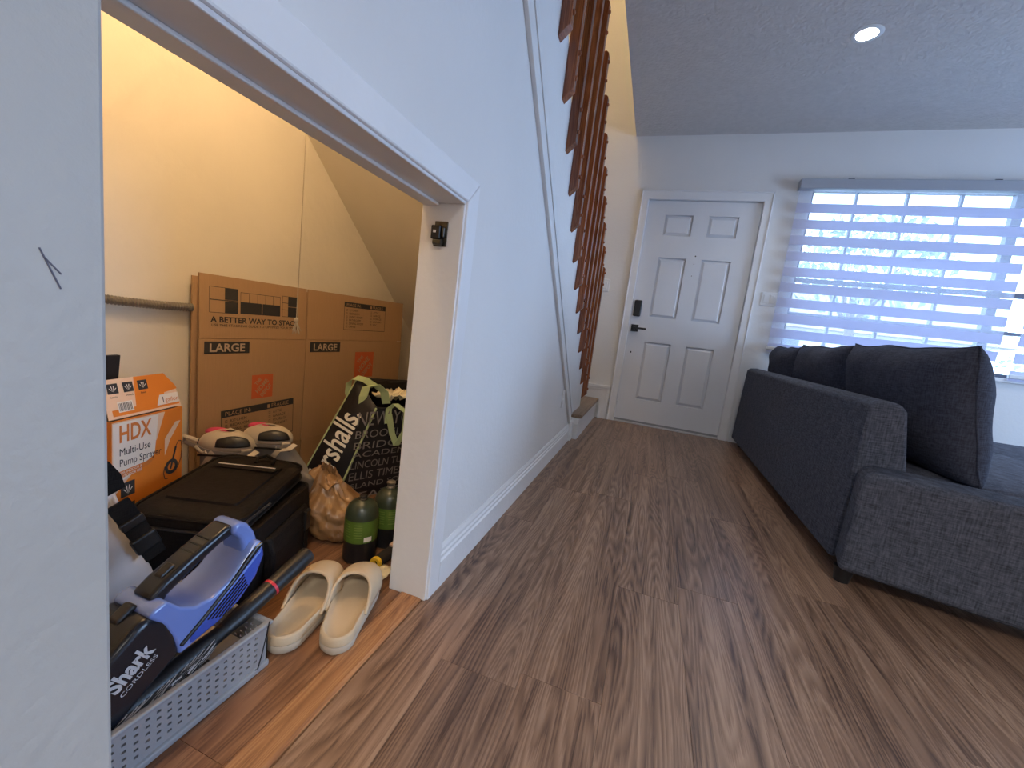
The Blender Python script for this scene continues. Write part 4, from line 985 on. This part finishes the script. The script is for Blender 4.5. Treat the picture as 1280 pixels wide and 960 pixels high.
# grey perforated basket
bq = tag(empty('plastic_basket', (-.31, .36, 0)), 'grey perforated plastic basket at the closet edge', 'basket'); bpy.context.view_layer.update()
BX0, BX1, BY0, BY1, BH = -.455, -.176, .12, .612, .102
tp_ = .006
def perforated(mb, p0, p1, n_, hb, ht, cols_, rows_, mt, th=.0025):
    """wall from p0 to p1 (outward normal n_) with rows of slots left open"""
    d_ = (p1-p0); Lh = d_.length; d_ = d_/Lh; up_ = Vector((0,0,1))
    mx = .02; us = [0, mx]; cwid = (Lh-2*mx)/cols_
    for i in range(cols_): us += [mx+cwid*(i+.34), mx+cwid*(i+.74)]
    us += [Lh]; rh = (ht-hb-.020)/rows_; vs_ = [0]
    for j in range(rows_): vs_ += [.008+rh*(j+.32), .008+rh*(j+.66)]
    vs_ += [ht-hb]; us = [us[0]] + us[2:]
    for i in range(len(us)-1):
        for j in range(len(vs_)-1):
            if i % 2 == 1 and j % 2 == 1: continue
            c = []
            for off in (0, -th):
                sk = 0
                c.append([p0 + d_*u_ + up_*(hb+v_) + n_*(off + (hb+v_)*0) for u_, v_ in ((us[i], vs_[j]), (us[i+1], vs_[j]), (us[i+1], vs_[j+1]), (us[i], vs_[j+1]))])
            mb.add(c[0]+c[1], [(0,1,2,3),(7,6,5,4),(0,4,5,1),(1,5,6,2),(2,6,7,3),(3,7,4,0)], mt)
V = Vector
sl = Vector((.005, 0, 0))
bmq = MB()
perforated(bmq, V((BX1,BY0,0)), V((BX1,BY1,0)), V((1,0,0)), .016, BH, 28, 5, BASK)
perforated(bmq, V((BX1,BY1,0)), V((BX0,BY1,0)), V((0,1,0)), .016, BH, 16, 5, BASK)
perforated(bmq, V((BX0,BY1,0)), V((BX0,BY0,0)), V((-1,0,0)), .016, BH, 28, 5, BASK)
perforated(bmq, V((BX0,BY0,0)), V((BX1,BY0,0)), V((0,-1,0)), .016, BH, 16, 5, BASK)
part(bmq, 'perforated_wall', bq)
part(MB().box((BX0-.003,BY0-.003,.001), (BX1+.005,BY1+.003,.016), BASK), 'base', bq, bevel=.004)
part(MB().box((BX1-.006,BY0-.006,BH-.004), (BX1+.007,BY1+.007,BH+.004), BASK).box((BX0-.007,BY0-.006,BH-.004), (BX0+.006,BY1+.007,BH+.004), BASK).box((BX0,BY1-.006,BH-.004), (BX1,BY1+.007,BH+.004), BASK).box((BX0,BY0-.007,BH-.004), (BX1,BY0+.006,BH+.004), BASK), 'rim', bq, bevel=.003)
wr_ = tag(empty('wire_loop', (BX1, .56, .02)), 'thin dark wire hooked over the end of the grey basket', 'wire')
MB().tube([(.010,.046,.092),(.009,.040,.06),(.009,.030,.02),(.010,.022,.0),(.012,.015,.004)], .0013, BLACKP, 6).build('wire', wr_)
# things inside the basket
ib = tag(empty('small_grey_box', (-.30, .50, .018)), 'small grey carton lying in the basket under the vacuum', 'box')
MB().box((-.05,-.055,0), (.085,.085,.050), mat('grey_carton', (.36,.32,.27), .8)).build('carton_body', ib, bevel=.002)
MB().box((-.05,-.01,.0502), (.085,.02,.0508), INK).build('tape', ib)
ib2 = tag(empty('charger_block', (-.40, .50, .018)), 'black power adapter lying in the basket', 'adapter')
MB().box((-.03,-.04,0), (.03,.05,.045), BLACKP).build('adapter_body', ib2, bevel=.005)

# hand vacuum leaning in the basket
an = math.radians(35.5)
vc = tag(empty('hand_vacuum', (-.235, .44, .160)), 'blue and black cordless hand vacuum lying in the grey basket', 'vacuum')
S_ = Vector((0, math.cos(an), math.sin(an))); H_ = Vector((0, -math.sin(an), math.cos(an)))
MV = Matrix.Identity(4)
for i in range(3): MV[i][0] = (1,0,0)[i]; MV[i][1] = S_[i]; MV[i][2] = H_[i]   # local: x across, y along s, z along h
def vpr(poly, a, b, mt): return MB().prism(poly, 'x', a, b, mt, MV)
vpr([(.000,-.012),(.060,-.036),(.105,-.046),(.155,-.040),(.190,-.018),(.206,.008),(.198,.022),(.170,.014),(.125,.009),(.088,.016),(.064,.034),(.053,.060),(.050,.094),(.030,.101),(.020,.098),(.022,.06),(.012,.02)], -.046, .046, VLILAC).build('body', vc, bevel=.012, seg=4, smooth=50)
o = vpr([(.010,-.014),(.062,-.038),(.105,-.048),(.156,-.042),(.192,-.020),(.204,.004),(.150,.004),(.080,.002),(.03,.004)], -.0485, .0485, VBLUE).build('lower_shell', vc, bevel=.010, seg=4, smooth=50); o['label'] = 'deep blue lower shell with vents'
vpr([(.010,.006),(.06,.005),(.13,.007),(.190,.016),(.204,.012),(.203,.005),(.13,-.001),(.06,-.003),(.01,-.002)], -.0495, .0495, VBLACK).build('trim_strip', vc, bevel=.003)
vpr([(.168,.008),(.206,.004),(.213,.030),(.214,.055),(.207,.073),(.194,.079),(.183,.068),(.186,.045),(.181,.026)], -.030, .030, VLILAC).build('tail_column', vc, bevel=.008, seg=4, smooth=50)
g_ = vpr([(.040,.070),(.060,.078),(.110,.074),(.160,.066),(.190,.056),(.197,.078),(.185,.084),(.130,.095),(.070,.104),(.040,.104)], -.023, .023, VBLACK).build('handle', vc, bevel=.008, seg=4, smooth=50)
for s_ in (.125, .140, .155): vpr([(s_,.070),(s_+.002,.070),(s_+.002,.0972-.17*(s_-.12)),(s_,.0976-.17*(s_-.12))], -.017, .017, BLACKP).build('grip_rib', g_)
vpr([(.070,.098),(.100,.095),(.098,.104),(.074,.107)], -.009, .009, BLACKP).build('power_switch', vc, bevel=.003)
vpr([(-.005,.098),(.030,.098),(.026,.109),(-.002,.110)], -.011, .011, BLACKP).build('release_button', vc, bevel=.004, seg=3)
vpr([(-.215,-.004),(-.225,.020),(-.215,.040),(-.12,.084),(-.05,.102),(.000,.105),(.022,.101),(.030,.070),(.022,.03),(.004,-.010)], -.047, .047, VBLACK).build('dust_cup', vc, bevel=.014, seg=4, smooth=50)
for k in range(5):
    a = .058 + .004*k; h_ = -.006 - .0065*k
    vpr([(a,h_),(a+.085-.006*k,h_+.001),(a+.085-.006*k,h_-.0022),(a,h_-.0032)], .0478, .0491, VBLACK).build('vent_slot', vc)
lt_ = MB(); Mt = MV @ Matrix.Translation((.0476, 0, 0)); Mtx = frame(Mt.translation, S_, H_)
text_into(lt_, 'Shark', .040, GREYTXT, Mtx @ Matrix.Translation((-.072, .046, 0)), .066, off=.0015)
text_into(lt_, 'CORDLESS', .011, GREYTXT, Mtx @ Matrix.Translation((-.072, .031, 0)), .060)
lt_.build('lettering', vc, clean=False)
MB().tube([MV @ Vector(p) for p in ((.0,.205,.03),(.002,.222,.034),(.018,.245,.042),(.030,.268,.046))], .0028, BLACKP, 6).build('charge_cord', vc, smooth=True)

# brush with long black handle lying over the basket rim
br = tag(empty('scrub_brush', (-.214, .55, .119)), 'long black handled brush with a red mark resting on the basket rim', 'brush')
MB().tube([(.0,-.01,-.001),(-.001,.03,.008),(-.002,.11,.027),(-.004,.175,.043),(-.005,.205,.050)], [.0145,.0185,.020,.0205,.020], BLACKP, 16).build('handle', br, smooth=True)
MB().tube([(-.0018,.098,.0241),(-.0019,.104,.0256)], .0203, RED, 16).build('red_mark', br, smooth=True)
MB().tube([(.0,.0,.0),(.002,-.05,-.004),(.003,-.10,-.013),(.002,-.17,-.025),(.0,-.25,-.040)], [.0145,.016,.019,.020,.017], BLACKP, 14, flat=1.0).build('brush_head', br, smooth=True)
bs = MB()
for i in range(34):
    for j in range(6):
        s_ = i/33; y0 = -.030 - .175*s_; z0 = -.004 - .028*s_ + .0035*(j-2)
        x0 = .013 + .0015*(j % 2)
        bs.tube([(x0, y0, z0), (x0+.008, y0-.024, z0-.006), (x0+.013+random.uniform(0,.004), y0-.052+random.uniform(-.006,.006), z0-.012+random.uniform(-.002,.002))], .0010, BRIS if (i*3+j*5) % 7 < 3 else BLACKP, 3)
o = bs.build('bristles', br, clean=False); o['kind'] = 'stuff'

# ================================================================= OUTSIDE
GR = mat('lawn', (.10, .13, .06), .9, noise_amt=.4, nscale=6)
og = tag(MB().box((-8, D+.2, -.35), (16, 40, -.25), GR).build('front_yard'), 'lawn outside the front window', 'ground'); og['kind'] = 'structure'
dwy = tag(MB().box((1.2, 7, -.249), (9, 13, -.235), mat('driveway', (.42,.40,.39), .9, noise_amt=.15, nscale=3)).build('driveway'), 'pale driveway beyond the front window', 'driveway'); dwy['kind'] = 'structure'
hs_ = tag(empty('neighbour_house', (5.5, 19, -.25)), 'pale neighbouring house with a low roof seen through the blind', 'house')
MB().box((-6, 0, 0), (6, 6, 2.3), mat('house_wall', (.62,.55,.50), .9)).build('wall', hs_)
MB().prism([(-6.6, 2.3), (6.6, 2.3), (5.0, 3.6), (-5.0, 3.6)], 'y', -.6, 6.6, mat('roof_tile', (.38,.30,.28), .9, bump=.5, bscale=12, stretch=(1,1,6))).build('roof', hs_)
for x in (-4, -1, 3): MB().box((x, -.03, .9), (x+1.3, .0, 2.0), mat('house_window', (.10,.12,.15), .2)).build('window', hs_)
eave = tag(empty('porch_eave', (2.9, D+.2, 2.42)), 'slatted underside of the porch roof above the front window', 'roof'); eave['kind'] = 'structure'
MB().box((-3.4, 0, 0), (3.0, .55, .06), mat('soffit_paint', (.60,.55,.55), .8)).build('soffit', eave)
for i in range(9): MB().box((-3.3+i*.75, .0, -.03), (-3.24+i*.75, .55, 0), MATS['soffit_paint']).build('batten', eave)
LEAF = mat('leaf', (.20, .26, .19), .6, noise_amt=.4, nscale=4); BARK = mat('bark', (.12, .09, .07), .9)
def tree(x, y_, h_, r_, seed, label):
    rnd = random.Random(seed); t = tag(empty('tree', (x, y_, -.25)), label, 'tree', 'trees outside the window')
    m_ = MB().tube([(0,0,0),(.05,.02,h_*.4),(-.05,.05,h_*.7)], [.14,.10,.05], BARK, 8)
    for i in range(5):
        a = i*1.3; m_.tube([(0,.02,h_*.45), (r_*.5*math.cos(a), r_*.5*math.sin(a), h_*.75)], [.05,.02], BARK, 6)
    m_.build('trunk', t, smooth=True)
    c = MB()
    for i in range(900):
        a = rnd.uniform(0, 2*PI); b = math.acos(rnd.uniform(-1, 1)); q = r_*rnd.uniform(.35, 1)**.6
        p = Vector((q*math.sin(b)*math.cos(a), q*math.sin(b)*math.sin(a), h_*.78 + .7*q*math.cos(b)))
        M = Matrix.Translation(p) @ Euler((rnd.uniform(0,6), rnd.uniform(0,6), rnd.uniform(0,6))).to_matrix().to_4x4()
        s_ = rnd.uniform(.07, .13); c.add([(-s_,0,0),(0,-s_*.5,.02),(s_,0,0),(0,s_*.5,.02)], [(0,1,2,3)], LEAF, M)
    o = c.build('crown', t, clean=False); o['kind'] = 'stuff'
tree(4.6, 11.5, 4.2, 1.6, 1, 'leafy tree seen through the middle of the blind')
tree(8.3, 10.0, 3.6, 1.5, 2, 'leafy tree seen through the gap between the blinds')
tree(3.0, 16.0, 4.5, 1.6, 3, 'smaller distant tree behind the left part of the blind')
def shrub(x, y_, h_, r_, seed, label):
    rnd = random.Random(seed); t = tag(empty('shrub', (x, y_, -.25)), label, 'shrub', 'shrubs outside the window'); c = MB()
    for i in range(500):
        a = rnd.uniform(0, 2*PI); b = math.acos(rnd.uniform(-.2, 1)); q = r_*rnd.uniform(.5, 1)
        M = Matrix.Translation((q*math.sin(b)*math.cos(a), q*math.sin(b)*math.sin(a), .05+h_*q/r_*abs(math.cos(b)))) @ Euler((rnd.uniform(0,6), rnd.uniform(0,6), 0)).to_matrix().to_4x4()
        c.add([(-.06,0,0),(0,-.03,.01),(.06,0,0),(0,.03,.01)], [(0,1,2,3)], LEAF, M)
    o = c.build('foliage', t, clean=False); o['kind'] = 'stuff'
    MB().tube([(0,0,0),(0,0,h_*.6)], .03, BARK, 6).build('stem', t)
shrub(5.6, 8.6, 1.5, .8, 4, 'low shrub outside the gap between the blinds')
shrub(2.6, 14.0, 1.3, .9, 5, 'low shrub across the driveway on the left')
